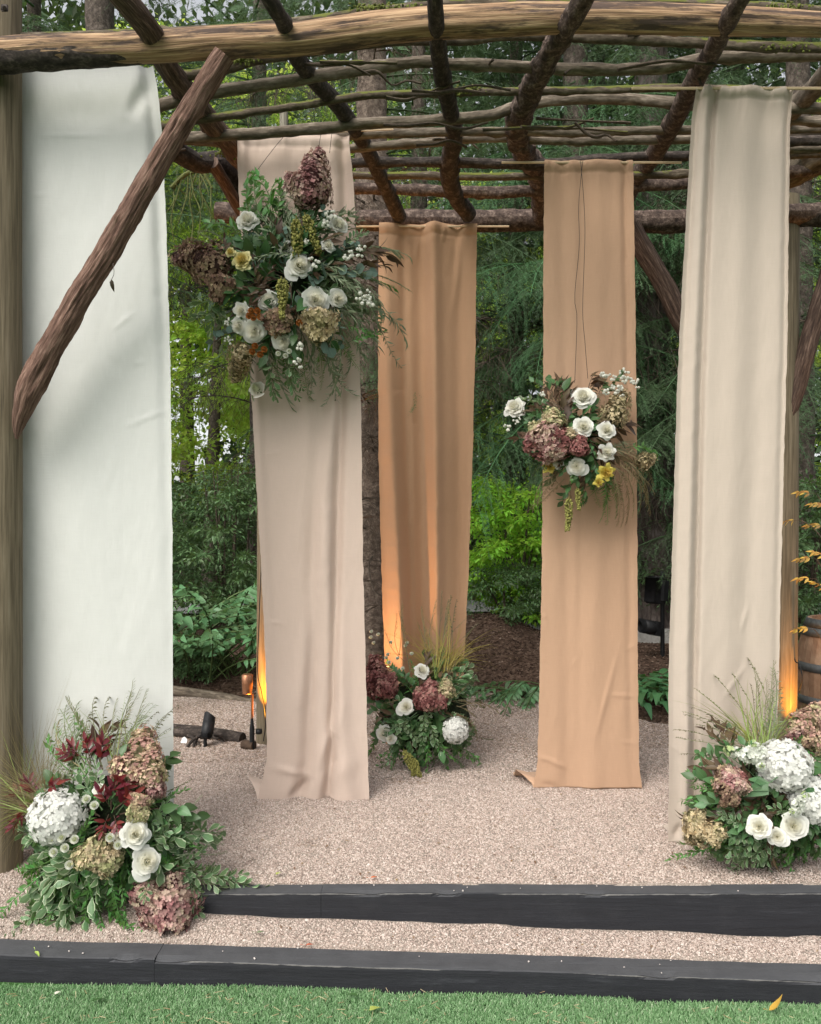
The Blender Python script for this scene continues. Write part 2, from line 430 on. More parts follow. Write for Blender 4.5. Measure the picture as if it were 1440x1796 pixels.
def ground_mat(name, stops, sc, bump, rough=.95, stain=None):
    m, N, L = new_mat(name); oc = N('TexCoord').outputs['Object']
    v = N('TexVoronoi', i_Vector=oc, i_Scale=sc); vc = N('SeparateXYZ', i_0=v.outputs['Color']).outputs[0]
    c = ramp(N, vc, stops)
    c = mixc(N, mmath(N, 'MULTIPLY', noise(N, oc, 2.2, 4), .5), c, stops[0][1])
    if stain: c = mixc(N, ramp(N, noise(N, oc, 1.1, 3), [(.48, (0, 0, 0)), (.62, (.6, .6, .6))]), c, stain)
    h = mmath(N, 'SUBTRACT', 1., v.outputs['Distance'])
    p = N('BsdfPrincipled', i_Base_Color=c, i_Roughness=rough, i_Normal=N('Bump', i_Strength=bump, i_Distance=.01, i_Height=h).outputs[0])
    p.inputs['Specular IOR Level'].default_value = .2
    out(N, p.outputs[0]); return m
MG = ground_mat('gravel_fines', [(0, (.21, .17, .14)), (.5, (.33, .275, .23)), (1, (.45, .39, .34))], 160, .5)
MS = ground_mat('bark_soil', [(0, (.045, .028, .019)), (.5, (.085, .052, .036)), (1, (.15, .1, .072))], 45, .8)
MT = ground_mat('turf_backing', [(0, (.03, .08, .02)), (1, (.06, .15, .04))], 300, .4)
MP = ground_mat('grey_path', [(0, (.28, .28, .28)), (1, (.4, .4, .41))], 90, .25)
struct(sheet('gravel_court', np.arange(-4.2, 4.21, .06), np.r_[np.arange(2.74, 3.5, .02), np.arange(3.5, 7.6, .06)], gravel_z, MG, keep=lambda x, y: y > LT_Y(x) + .05))
struct(sheet('garden_soil', np.r_[np.linspace(-60, -6, 20), np.arange(-5.7, 5.71, .15), np.linspace(6, 60, 20)], np.r_[np.arange(5.4, 12, .12), np.linspace(12.3, 90, 40)], soil_z, MS))
struct(sheet('lawn', np.linspace(-20, 20, 60), np.r_[np.linspace(-20, 1.5, 20), np.linspace(1.6, 2.98, 40)], lambda X, Y: .004 * fbm(X * 4, Y * 4, 5), MT))
def path_z(X, Y): return soil_z(X, Y) * 0 + .56 + .02 * np.sin(X) + 0 * Y
struct(sheet('garden_path', np.linspace(-8, 9, 50), np.linspace(10.2, 11.8, 8), path_z, MP))

def gn_scatter(name, base, dens, prim, mat, smin, smax, rmin, rmax, seed=0):
    """thousands of tiny pieces strewn over the mesh of base; the mesh itself is not shown"""
    ng = bpy.data.node_groups.new(name, 'GeometryNodeTree')
    ng.interface.new_socket('Geometry', in_out='INPUT', socket_type='NodeSocketGeometry')
    ng.interface.new_socket('Geometry', in_out='OUTPUT', socket_type='NodeSocketGeometry')
    n = ng.nodes; l = ng.links
    gi, go = n.new('NodeGroupInput'), n.new('NodeGroupOutput')
    d = n.new('GeometryNodeDistributePointsOnFaces'); d.inputs['Density'].default_value = dens; d.inputs['Seed'].default_value = seed
    if prim == 'stone':
        pr = n.new('GeometryNodeMeshIcoSphere'); pr.inputs['Radius'].default_value = 1; pr.inputs['Subdivisions'].default_value = 1
    elif prim == 'blade':
        pr = n.new('GeometryNodeMeshCone'); pr.inputs['Vertices'].default_value = 3; pr.inputs['Radius Top'].default_value = 0.02; pr.inputs['Radius Bottom'].default_value = .07; pr.inputs['Depth'].default_value = 1
    else:
        pr = n.new('GeometryNodeMeshCube')
    sm_ = n.new('GeometryNodeSetMaterial'); sm_.inputs['Material'].default_value = mat
    rs = n.new('FunctionNodeRandomValue'); rs.data_type = 'FLOAT_VECTOR'; rs.inputs[0].default_value = smin; rs.inputs[1].default_value = smax
    rr = n.new('FunctionNodeRandomValue'); rr.data_type = 'FLOAT_VECTOR'; rr.inputs[0].default_value = rmin; rr.inputs[1].default_value = rmax; rr.inputs['Seed'].default_value = 3
    ip = n.new('GeometryNodeInstanceOnPoints')
    l.new(gi.outputs[0], d.inputs['Mesh']); l.new(d.outputs['Points'], ip.inputs['Points'])
    l.new(pr.outputs['Mesh'], sm_.inputs['Geometry']); l.new(sm_.outputs[0], ip.inputs['Instance'])
    l.new(rs.outputs[0], ip.inputs['Scale']); l.new(rr.outputs[0], ip.inputs['Rotation']); l.new(ip.outputs[0], go.inputs[0])
    md = base.modifiers.new('scatter', 'NODES'); md.node_group = ng
    struct(base, 'stuff'); return base
def m_bits(name, stops, rough=.85, trans=0):
    m, N, L = new_mat(name); rn = N('ObjectInfo').outputs['Random']
    c = ramp(N, rn, stops); p = N('BsdfPrincipled', i_Base_Color=c, i_Roughness=rough); p.inputs['Specular IOR Level'].default_value = .25
    if trans: out(N, N('MixShader', i_0=trans, i_1=p.outputs[0], i_2=N('BsdfTranslucent', i_0=c).outputs[0]).outputs[0])
    else: out(N, p.outputs[0])
    return m
MST = m_bits('stone_chip', [(0, (.16, .12, .1)), (.1, (.31, .24, .205)), (.45, (.425, .337, .288)), (.75, (.50, .41, .355)), (1, (.61, .53, .475))])
tau = 2 * math.pi
def no_timber(x, y):
    ut = (y > 3.14) & (y < 3.25) & (x > -.84); lt = y < LT_Y(x) + .11
    return ~ut & ~lt
near = sheet('gravel_stones', np.arange(-2.3, 2.71, .06), np.r_[np.arange(2.86, 3.5, .02), np.arange(3.5, 4.6, .06)], gravel_z, MST, keep=no_timber)
gn_scatter('gravel_near', near, 21000, 'stone', MST, (.0019, .0019, .0016), (.0056, .005, .004), (0, 0, 0), (tau, tau, tau))
big = sheet('gravel_stones', np.arange(-2.3, 2.71, .06), np.r_[np.arange(2.86, 3.5, .02), np.arange(3.5, 6.6, .06)], gravel_z, MST, keep=no_timber)
gn_scatter('gravel_large', big, 420, 'stone', MST, (.005, .0045, .003), (.011, .009, .006), (-.4, -.4, 0), (.4, .4, tau), 9)
far_ = sheet('gravel_stones', np.arange(-2.6, 3.3, .06), np.arange(4.56, 7.2, .06), gravel_z, MST)
gn_scatter('gravel_far', far_, 9000, 'stone', MST, (.0025, .0025, .002), (.007, .0066, .005), (0, 0, 0), (tau, tau, tau), 2)
MBL = m_bits('turf_blade', [(0, (.12, .26, .095)), (.5, (.22, .40, .18)), (.85, (.33, .52, .27)), (1, (.5, .6, .4))], .5, .25)
lw = sheet('turf_grass', np.arange(-1.6, 1.61, .05), np.arange(2.35, 2.9, .05), lambda X, Y: .01 + .004 * fbm(X * 4, Y * 4, 5) - .0 * X, MBL, keep=lambda x, y: y < LT_Y(x) + .004)
gn_scatter('turf', lw, 70000, 'blade', MBL, (.019, .019, .008), (.031, .031, .017), (-.75, -.75, 0), (.75, .75, tau), 4)
MCH = m_bits('bark_chip', [(0, (.03, .018, .012)), (.5, (.085, .05, .035)), (.85, (.14, .09, .065)), (1, (.3, .22, .17))])
mul = sheet('bark_mulch', np.arange(-3.4, 3.6, .12), np.arange(5.8, 9.6, .12), lambda X, Y: soil_z(X, Y) + .004, MCH, keep=lambda x, y: y > Yb(x) - .05)
gn_scatter('mulch', mul, 900, 'chip', MCH, (.012, .005, .003), (.035, .016, .007), (-.5, -.5, 0), (.5, .5, tau), 5)
# brown needles and bits drifted on the gravel towards the back
MND = m_bits('dry_needle', [(0, (.1, .055, .03)), (.6, (.2, .12, .07)), (1, (.36, .27, .17))])
nd = sheet('needle_litter', np.arange(-2.6, 3.0, .1), np.arange(3.6, 7.1, .1), lambda X, Y: gravel_z(X, Y) + .008, MND, keep=lambda x, y: (fbm(x * 2.2, y * 2.2, 31) + .16 * (y - 5.2)) > .02)
gn_scatter('needles', nd, 2000, 'chip', MND, (.008, .0011, .001), (.022, .002, .0015), (-.25, -.25, 0), (.25, .25, tau), 6)
nd2 = sheet('needle_litter', np.arange(-1.6, 1.61, .05), np.arange(2.45, 2.85, .05), lambda X, Y: .03 + 0 * X, MND, keep=lambda x, y: (y < LT_Y(x) - .01) & (fbm(x * 4, y * 4, 77) > -.02))
gn_scatter('lawn_needles', nd2, 420, 'chip', m_bits('straw_needle', [(0, (.3, .2, .1)), (1, (.55, .46, .28))]), (.012, .0009, .0008), (.032, .0015, .0012), (-.2, -.2, 0), (.2, .2, tau), 7)

# ------------------------------------------------------------------ black timbers
def m_timber():
    m, N, L = new_mat('black_stained_timber'); uv = N('TexCoord').outputs['UV']; oc = N('TexCoord').outputs['Object']
    n1 = noise(N, scaled(N, oc, (2.5, 40, 40)), 1, 6, .7); n2 = noise(N, oc, 9, 6, .7); n3 = noise(N, scaled(N, oc, (60, 90, 90)), 1, 3)
    c = ramp(N, n1, [(.3, (.006, .0065, .009)), (.6, (.012, .013, .017)), (.72, (.035, .037, .043))])
    wear = ramp(N, mmath(N, 'ADD', N('NewGeometry').outputs['Pointiness'], mmath(N, 'MULTIPLY', n2, .22)), [(.645, (0, 0, 0)), (.70, (1, 1, 1))])
    tw = N('SeparateColor', i_0=N('Attribute', attribute_name='tint').outputs['Color']).outputs[0]
    wear = ramp(N, mmath(N, 'MULTIPLY', tw, mmath(N, 'ADD', .35, noise(N, scaled(N, oc, (14, 60, 60)), 1, 5, .7))), [(.62, (0, 0, 0)), (.78, (1, 1, 1))])
    c = mixc(N, mmath(N, 'MULTIPLY', wear, .6), c, (.23, .22, .205))
    dust = ramp(N, n2, [(.5, (0, 0, 0)), (.75, (.35, .35, .35))]); c = mixc(N, mmath(N, 'MULTIPLY', dust, .35), c, (.06, .06, .062))
    sp = ramp(N, n3, [(.76, (0, 0, 0)), (.8, (.5, .5, .5))]); c = mixc(N, sp, c, (.2, .19, .18))
    # loose stone dust on the tread faces, with sky light painted into the paler tone
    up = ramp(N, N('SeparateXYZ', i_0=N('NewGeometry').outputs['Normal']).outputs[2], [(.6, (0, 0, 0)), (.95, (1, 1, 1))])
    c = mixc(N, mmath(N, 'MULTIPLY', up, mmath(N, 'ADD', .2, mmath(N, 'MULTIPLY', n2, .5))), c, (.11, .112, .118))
    p = N('BsdfPrincipled', i_Base_Color=c, i_Roughness=.8, i_Normal=N('Bump', i_Strength=.8, i_Distance=.004, i_Height=mmath(N, 'ADD', n1, n2)).outputs[0])
    out(N, p.outputs[0]); return m
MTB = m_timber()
def timber(label, x0, x1, yf, w, zt0, zt1, zb, seed, group, name='step_timber'):
    """sawn sleeper with worn uneven arrises; yf(x) is its front face"""
    n = int((x1 - x0) / .02); xs = np.linspace(x0, x1, n); rr = np.random.default_rng(seed)
    pr = [(0, 0), (0, .35), (0, .7), (0, .93), (.012, .985), (.05, 1.0), (.3, 1.0), (.6, 1.0), (.93, 1.0), (1, .97), (1, .5), (1, 0), (.5, 0)]
    k = len(pr); V = np.zeros((n, k, 3))
    for j, (a, b) in enumerate(pr):
        zt = zt0 + (zt1 - zt0) * (xs - x0) / (x1 - x0) + .006 * fbm(xs * 1.7, xs * 0 + 1, seed) + (.004 * fbm(xs * 9, xs * 0 + j * .1, seed + 1) if b > .9 else 0)
        e = .004 * (fbm(xs * 7 + j * .1, xs * 0 + j * .15, seed + 2)) + .003 * fbm(xs * 1.5, xs * 0, seed + 7)
        chip = -.016 * np.clip(vn(xs * 7, xs * 0 + 3, seed + 4) - .74, 0, 1) * 4 if j in (3, 4, 5) else 0
        V[:, j, 0] = xs; V[:, j, 1] = yf(xs) + a * w + (e if a < .5 else 0) - (chip if j == 4 else 0); V[:, j, 2] = zb + (zt - zb) * b + (chip * .7 if j in (4, 5) else 0)
    i, j = np.meshgrid(np.arange(n - 1), np.arange(k), indexing='ij'); a = (i * k + j).ravel(); b = (i * k + (j + 1) % k).ravel()
    g = G(); g.add(V.reshape(-1, 3), np.column_stack([a, b, b + k, a + k]), uv=V.reshape(-1, 3)[:, [0, 2]], c=np.repeat(np.clip(np.array([[0, 0, 0, .15, 1, .12, 0, 0, .2, .1, 0, 0, 0]]) * (.45 + 1.1 * vn(np.repeat(xs[:, None], k, 1) * 4, np.arange(k)[None] * .3 + 0 * xs[:, None], seed + 9)), 0, 1).reshape(-1, 1), 3, 1))
    for s in (0, n - 1):
        c = V[s].mean(0); T = [(q, (q + 1) % k, k) for q in range(k)]
        g.add(np.vstack([V[s], c[None]]), T=T if s == 0 else [t[::-1] for t in T], c=(0, 0, 0))
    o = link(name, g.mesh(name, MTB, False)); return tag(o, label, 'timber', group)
gt = 'black timbers edging the gravel steps'
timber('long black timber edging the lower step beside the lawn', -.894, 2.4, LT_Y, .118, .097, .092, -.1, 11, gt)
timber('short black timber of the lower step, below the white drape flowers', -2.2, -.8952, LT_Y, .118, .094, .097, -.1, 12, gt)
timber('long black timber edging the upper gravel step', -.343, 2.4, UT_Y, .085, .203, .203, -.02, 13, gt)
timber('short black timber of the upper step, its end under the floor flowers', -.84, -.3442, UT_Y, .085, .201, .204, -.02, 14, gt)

# ------------------------------------------------------------------ rustic pergola of logs
BK_RED = m_bark('red_cedar_bark', (.028, .018, .014), (.088, .056, .042), (.22, .15, .115), 60, 6, 1.)
BK_BRACE = m_bark('fibrous_cedar_bark', (.045, .025, .019), (.16, .092, .068), (.32, .21, .16), 110, 8, 1.)
BK_GREY = m_bark('grey_bark', (.045, .036, .028), (.135, .108, .08), (.27, .225, .175), 24, 7, .6, moss=.15)
BK_DARK = m_bark('dark_bark', (.015, .012, .010), (.042, .033, .028), (.12, .095, .08), 28, 16, .8)
BK_MOSS = m_bark('mossy_bark', (.035, .027, .018), (.095, .074, .052), (.2, .165, .12), 28, 10, .7, moss=.55)
BK_FLAKE = m_bark('flaky_bark', (.022, .015, .013), (.078, .054, .043), (.22, .165, .135), 26, 24, 1.)
WD_PEEL = m_bark('peeled_log', (.07, .042, .027), (.33, .205, .115), (.58, .41, .245), 90, 2.4, .7, .75, big=(.075, .05, .038))
WD_POST = m_bark('weathered_post', (.075, .06, .038), (.15, .12, .077), (.22, .182, .125), 70, 2.0, .3, .8)
WD_LATH = m_plain('pale_lath', (.62, .47, .31), .7, var=.12, sc=30)
perg = thing('pergola', 'rustic log pergola with bark-covered rafters, poles and round posts', 'pergola', P(720, 1500, 3.3) * np.array([1, 1, 0]) + np.array([0, 0, .2]))
PO = loc_of(perg)
def log(name, pts, dia, mat, seed=0, seg=20, amp=.16, fu=5, fv=7, knots=(), ridge=0., parent=perg, res=40, label=None):
    """pts: (px, py, depth[, diameter in photo pixels])"""
    q = np.array([P(p[0], p[1], p[2]) for p in pts]) - (PO if parent is perg else 0)
    r = np.array([(p[3] if len(p) > 3 else dia) / F * p[2] / 2 for p in pts])
    ln = np.linalg.norm(np.diff(q, axis=0), axis=1).sum(); g = G()
    rr = np.random.default_rng(seed + 500)
    kn = list(knots) + [(rr.uniform(.05, .95), rr.uniform(0, tau), rr.uniform(.015, .03), rr.uniform(.003, .011)) for _ in range(int(ln * 3.2))]
    tube(g, q, r, seg, max(10, int(ln * res)), amp, fu, fv, seed, knots=kn, ridge=ridge)
    o = link(name, g.mesh(name, mat), parent)
    if label: o['label'] = label
    return o
log('front_beam', [(-90, 104, 3.27, 58), (0, 95, 3.27, 56), (120, 88, 3.27, 54), (250, 84, 3.27, 54), (400, 73, 3.27, 54), (520, 68, 3.27, 55), (720, 44, 3.27, 55), (870, 36, 3.27, 54), (1020, 31, 3.27, 50), (1220, 35, 3.27, 50), (1340, 39, 3.27, 47), (1440, 44, 3.27, 42), (1560, 52, 3.27, 40)], 54, WD_PEEL, 1, 48, .10, 8, 2.2, ridge=.09, res=90)
log('purlin', [(-20, 70, 3.44), (120, 64, 3.44), (300, 58, 3.44), (480, 45, 3.44), (640, 24, 3.44), (760, 12, 3.44), (900, 8, 3.44), (1100, 7, 3.44), (1300, 12, 3.44), (1470, 22, 3.44)], 18, BK_MOSS, 2, amp=.25)
log('bark_remnant', [(-90, 108, 3.268, 55), (0, 101, 3.268, 53), (110, 96, 3.27, 48), (190, 94, 3.27, 42), (262, 95, 3.275, 30), (300, 94, 3.28, 12)], 50, BK_DARK, 3, 32, .16, 7, 9, ridge=.12, res=80, label='dark bark left on the end of the peeled log')
# posts
gz0 = .14
def post(px, Y, dpx, top, seed, mat=WD_POST, leanx=0):
    X = (px - CX) / F * Y; r = dpx / F * Y / 2; g = G(); rr = np.random.default_rng(seed)
    kn = [(rr.uniform(.05, .95), rr.uniform(0, tau), .014, -.006) for _ in range(16)]
    tube(g, np.array([(X, Y, gz0 - .1), (X + leanx / 2, Y, 1.6), (X + leanx, Y, top)]) - PO, [r * 1.06, r, r * .97], 32, 90, .025, 4, 1.2, seed, knots=kn, ridge=.01)
    return link('post', g.mesh('post', mat), perg)
post(0, 3.42, 72, 4.1, 21)
post(473, 5.42, 44, 3.8, 22)
post(1368, 5.46, 52, 3.8, 23, leanx=.03)
post(1700, 3.42, 72, 4.1, 24)
g = G(); box(g, P(8, 14, 3.32) - PO, (.028, .012, .028), bev=.3); tube(g, [P(8, 14, 3.32) - PO, P(8, 14, 3.30) - PO], .008, 8, 3); link('bolt', g.mesh('bolt', m_plain('rusty_bolt', (.05, .04, .035), .6, .5)), perg)
# rafters
log('rafter', [(165, -60, 2.9, 42), (215, -5, 2.98, 40), (258, 48, 3.18, 40), (290, 112, 3.42, 40), (345, 185, 3.85, 38), (395, 245, 4.25, 38), (428, 288, 4.6, 34), (455, 330, 5.1, 34)], 40, BK_RED, 31, knots=[(.7, 1, .03, .012)], amp=.22)
log('rafter', [(440, -50, 2.9, 24), (480, 10, 3.0, 27), (498, 44, 3.2, 27), (520, 100, 3.5, 29), (560, 150, 3.8, 29), (600, 193, 4.05, 28), (640, 255, 4.45, 26), (675, 325, 4.9, 26), (700, 380, 5.25, 26)], 26, BK_DARK, 32, amp=.1)
log('rafter', [(760, -50, 2.9, 28), (763, 10, 3.05, 28), (768, 75, 3.4, 29), (775, 130, 3.7, 30), (788, 185, 4.0, 30), (797, 235, 4.35, 31), (788, 290, 4.65, 33), (795, 335, 4.95, 32), (822, 376, 5.25, 28)], 30, BK_DARK, 33, knots=[(.75, .5, .035, .014)], amp=.13, fv=14)
log('rafter', [(1060, -60, 2.9, 36), (1030, -10, 3.0, 36), (985, 60, 3.35, 40), (955, 112, 3.6, 42), (925, 170, 3.95, 42), (908, 225, 4.3, 44), (922, 270, 4.6, 40), (945, 300, 4.85, 38), (948, 345, 5.1, 34), (952, 385, 5.3, 34)], 40, BK_FLAKE, 34, amp=.34, fu=7, fv=22, seg=28, res=70, ridge=.1)
log('rafter', [(1330, -50, 2.95, 32), (1292, 10, 3.1, 32), (1260, 70, 3.4, 33), (1225, 130, 3.75, 34), (1180, 215, 4.25, 34), (1145, 275, 4.65, 32), (1115, 315, 5.0, 30), (1090, 372, 5.3, 28)], 32, BK_FLAKE, 35, amp=.16, fv=12)
log('rafter', [(1560, 20, 3.1, 34), (1480, 95, 3.55, 34), (1440, 143, 3.85, 36), (1405, 178, 4.15, 34), (1365, 225, 4.5, 32), (1320, 290, 4.9, 30), (1290, 370, 5.3, 28)], 34, BK_GREY, 36)
# poles across the rafters
pol = [
 ([(230, 200, 3.7), (300, 180, 3.7), (400, 158, 3.68), (540, 137, 3.66), (640, 122, 3.66), (740, 108, 3.66), (790, 112, 3.66), (860, 114, 3.66), (1000, 121, 3.66), (1150, 121, 3.66), (1200, 111, 3.66), (1260, 101, 3.66), (1440, 96, 3.66), (1520, 95, 3.66)], 20, BK_GREY),
 ([(310, 135, 3.6), (400, 120, 3.6), (455, 104, 3.58), (560, 88, 3.56), (700, 72, 3.54), (820, 70, 3.52), (900, 62, 3.5), (1020, 66, 3.5), (1170, 72, 3.5), (1300, 80, 3.5), (1450, 84, 3.5)], 17, BK_MOSS),
 ([(250, 225, 3.9), (400, 203, 3.9), (480, 192, 3.9), (560, 180, 3.9), (640, 168, 3.9), (720, 165, 3.9), (800, 162, 3.9), (900, 160, 3.9), (1060, 158, 3.9), (1190, 154, 3.9), (1330, 158, 3.9)], 13, BK_MOSS),
 ([(270, 246, 4.12), (420, 236, 4.12), (560, 225, 4.12), (640, 217, 4.12), (720, 213, 4.12), (800, 208, 4.12), (860, 203, 4.12), (905, 187, 4.12), (960, 178, 4.12), (1030, 173, 4.12), (1110, 174, 4.12), (1200, 183, 4.12), (1300, 190, 4.12), (1440, 190, 4.12), (1500, 192, 4.12)], 19, BK_GREY),
 ([(270, 243, 4.3), (420, 250, 4.3), (620, 238, 4.3), (720, 233, 4.3), (860, 231, 4.3), (1000, 232, 4.3), (1110, 229, 4.3), (1210, 228, 4.3), (1300, 215, 4.3), (1400, 212, 4.3), (1500, 220, 4.3)], 15, BK_GREY),
 ([(600, 262, 4.42), (800, 246, 4.42), (860, 242, 4.42), (960, 246, 4.42), (1080, 246, 4.42), (1220, 243, 4.42), (1330, 230, 4.42), (1500, 222, 4.42)], 15, BK_GREY),
 ([(590, 286, 4.62), (660, 285, 4.62), (760, 284, 4.62), (860, 287, 4.62), (960, 288, 4.62), (1080, 277, 4.62), (1220, 272, 4.62), (1340, 250, 4.62), (1500, 244, 4.62)], 17, BK_DARK),
 ([(580, 305, 4.8), (640, 308, 4.8), (720, 308, 4.8), (830, 310, 4.8), (930, 309, 4.8), (1100, 308, 4.8), (1230, 302, 4.8), (1360, 275, 4.8), (1500, 268, 4.8)], 13, BK_MOSS),
 ([(590, 330, 5.0), (640, 331, 5.0), (760, 334, 5.0), (850, 338, 5.0), (940, 334, 5.0), (1100, 327, 5.0), (1240, 318, 5.0), (1400, 300, 5.0), (1500, 290, 5.0)], 20, BK_FLAKE)]
for i, (pts, d, m) in enumerate(pol): log('purlin', pts, d, m, 50 + i, 18, .24, 5, 11)
log('back_beam', [(380, 372, 5.42, 34), (480, 380, 5.4, 34), (600, 386, 5.4, 36), (720, 388, 5.4, 38), (820, 388, 5.4, 38), (950, 386, 5.4, 36), (1110, 389, 5.4, 36), (1210, 388, 5.4, 38), (1340, 380, 5.4, 40), (1450, 376, 5.4, 42), (1600, 374, 5.4, 42)], 36, BK_FLAKE, 70, 24, .16, 6, 10)
log('side_beam', [(120, 225, 3.72, 40), (200, 248, 3.95, 38), (300, 262, 4.3, 36), (345, 285, 4.5, 34), (385, 285, 4.7, 34), (412, 320, 4.9, 34), (455, 380, 5.3, 34)], 34, BK_DARK, 71, amp=.14)
log('brace', [(372, 285, 4.55, 22), (392, 318, 4.7, 22), (425, 372, 4.9, 22), (462, 420, 5.2, 22)], 22, BK_RED, 72)
log('brace', [(394, 96, 3.18, 37), (378, 120, 3.19, 39), (326, 206, 3.21, 40), (268, 302, 3.23, 41), (206, 412, 3.25, 43), (148, 508, 3.27, 45), (93, 605, 3.29, 47), (56, 676, 3.31, 47), (42, 715, 3.325, 36), (33, 745, 3.335, 22), (29, 770, 3.34, 5)], 48, BK_BRACE, 73, 64, .13, 13, 9, ridge=.2, res=170, label='thick red-barked log brace before the white drape')
log('brace', [(1108, 396, 5.3, 34), (1130, 440, 5.3, 36), (1165, 500, 5.32, 36), (1200, 570, 5.35, 36), (1270, 680, 5.4, 36), (1345, 780, 5.42, 34)], 35, BK_RED, 74, 20, .14, 6, 6, ridge=.1)
log('brace', [(1530, 330, 5.3, 30), (1470, 440, 5.32, 32), (1430, 560, 5.36, 34), (1402, 660, 5.4, 34), (1378, 745, 5.42, 26)], 32, BK_RED, 75, 20, .14, 6, 6, ridge=.1)
log('purlin', [(1330, 330, 5.2, 40), (1390, 305, 5.1, 46), (1430, 280, 5.0, 52), (1520, 255, 4.9, 50)], 46, BK_MOSS, 76, 24, .3, 6, 10)
for i, (a, b) in enumerate([(216, 209), (238, 232), (262, 262)]): log('purlin', [(1350, a, 4.7), (1440, b, 4.7), (1540, b - 5, 4.7)], 14, BK_GREY, 80 + i)
# little broken twigs, bark scales and a leaf caught on the logs
TW = m_bark('twig_bark', (.03, .022, .016), (.08, .06, .045), (.15, .12, .09), 20, 20, .4)
for i, (a, b) in enumerate([((760, 245, 4.3), (820, 240, 4.5)), ((822, 240, 4.5), (840, 262, 4.5)), ((1100, 62, 3.45), (1150, 50, 3.5)), ((990, 130, 3.6), (1004, 120, 3.62)), ((545, 128, 3.62), (553, 138, 3.66)), ((1230, 150, 3.7), (1215, 128, 3.72)), ((325, 262, 4.3), (296, 262, 4.2)), ((865, 105, 3.6), (856, 118, 3.66)), ((940, 250, 4.5), (955, 215, 4.5))]):
    g = G(); tube(g, np.array([P(*a), (P(*a) + P(*b)) / 2 + rng.normal(0, .006, 3), P(*b)]) - PO, [.007, .006, .002], 6, 8, .2); link('broken_twig', g.mesh('broken_twig', TW), perg)
g = G(); V, Q, uv = leaf_geo(.045, .018, 'lance', .5, .5)
a = P(193, 495, 3.23); tube(g, np.array([P(198, 462, 3.23), P(200, 480, 3.22), a]) - PO, .0012, 4, 6)
g.add(V @ basis(np.array([.05, 0, -1]), np.array([0, -1, 0])).T + P(196, 490, 3.22) - PO, Q, uv=uv)
link('dry_leaf', g.mesh('dry_leaf', m_leaf('dead_leaf', (.06, .045, .03), trans=.1)), perg)
rt = np.random.default_rng(99)
for k in range(30):                                             # thin crooked branches woven through the roof
    x = rt.uniform(300, 1380); y = rt.uniform(95, 330); Y = 1.97 / (HY - y) * F; n = rt.integers(3, 6); L = rt.uniform(60, 260); yy = y; pts = []
    if (y > 195 and x < 650) or (y > 245 and x + L > 930 and x < 1140) or (y > 130 and x + L > 1190): continue
    for j in range(n): pts.append((x + L * j / (n - 1), yy, Y + rt.normal(0, .03), rt.uniform(4, 8) * (1 - .5 * j / n))); yy += rt.normal(0, 9)
    log('thin_branch', pts, 6, TW if k % 3 else BK_MOSS, 700 + k, 7, .3, 4, 20, res=50)
# moss cushions on top of the logs
MOSS = m_plain('moss', (.12, .14, .03), .95, var=.5, sc=60, bump=.8)
for (px, py, Y, n, wpx) in [(680, 14, 3.42, 160, 80), (1375, 14, 3.42, 120, 50), (425, 105, 3.57, 120, 50), (1385, 82, 3.5, 120, 80), (812, 158, 3.88, 90, 40), (1415, 270, 4.95, 260, 60), (1392, 300, 5.05, 120, 26), (405, 270, 4.4, 90, 40)]:
    g = G(); rr = np.random.default_rng(int(px))
    for _ in range(n):
        p = P(px + rr.normal(0, wpx / 2.4), py + rr.normal(0, 4), Y + rr.normal(0, .015)); V, T = SPH0
        g.add(V * rr.uniform(.003, .009, 3) + p - PO, T=T, a=rr.random())
    o = link('moss', g.mesh('moss', MOSS, False), perg); o['kind'] = 'stuff'

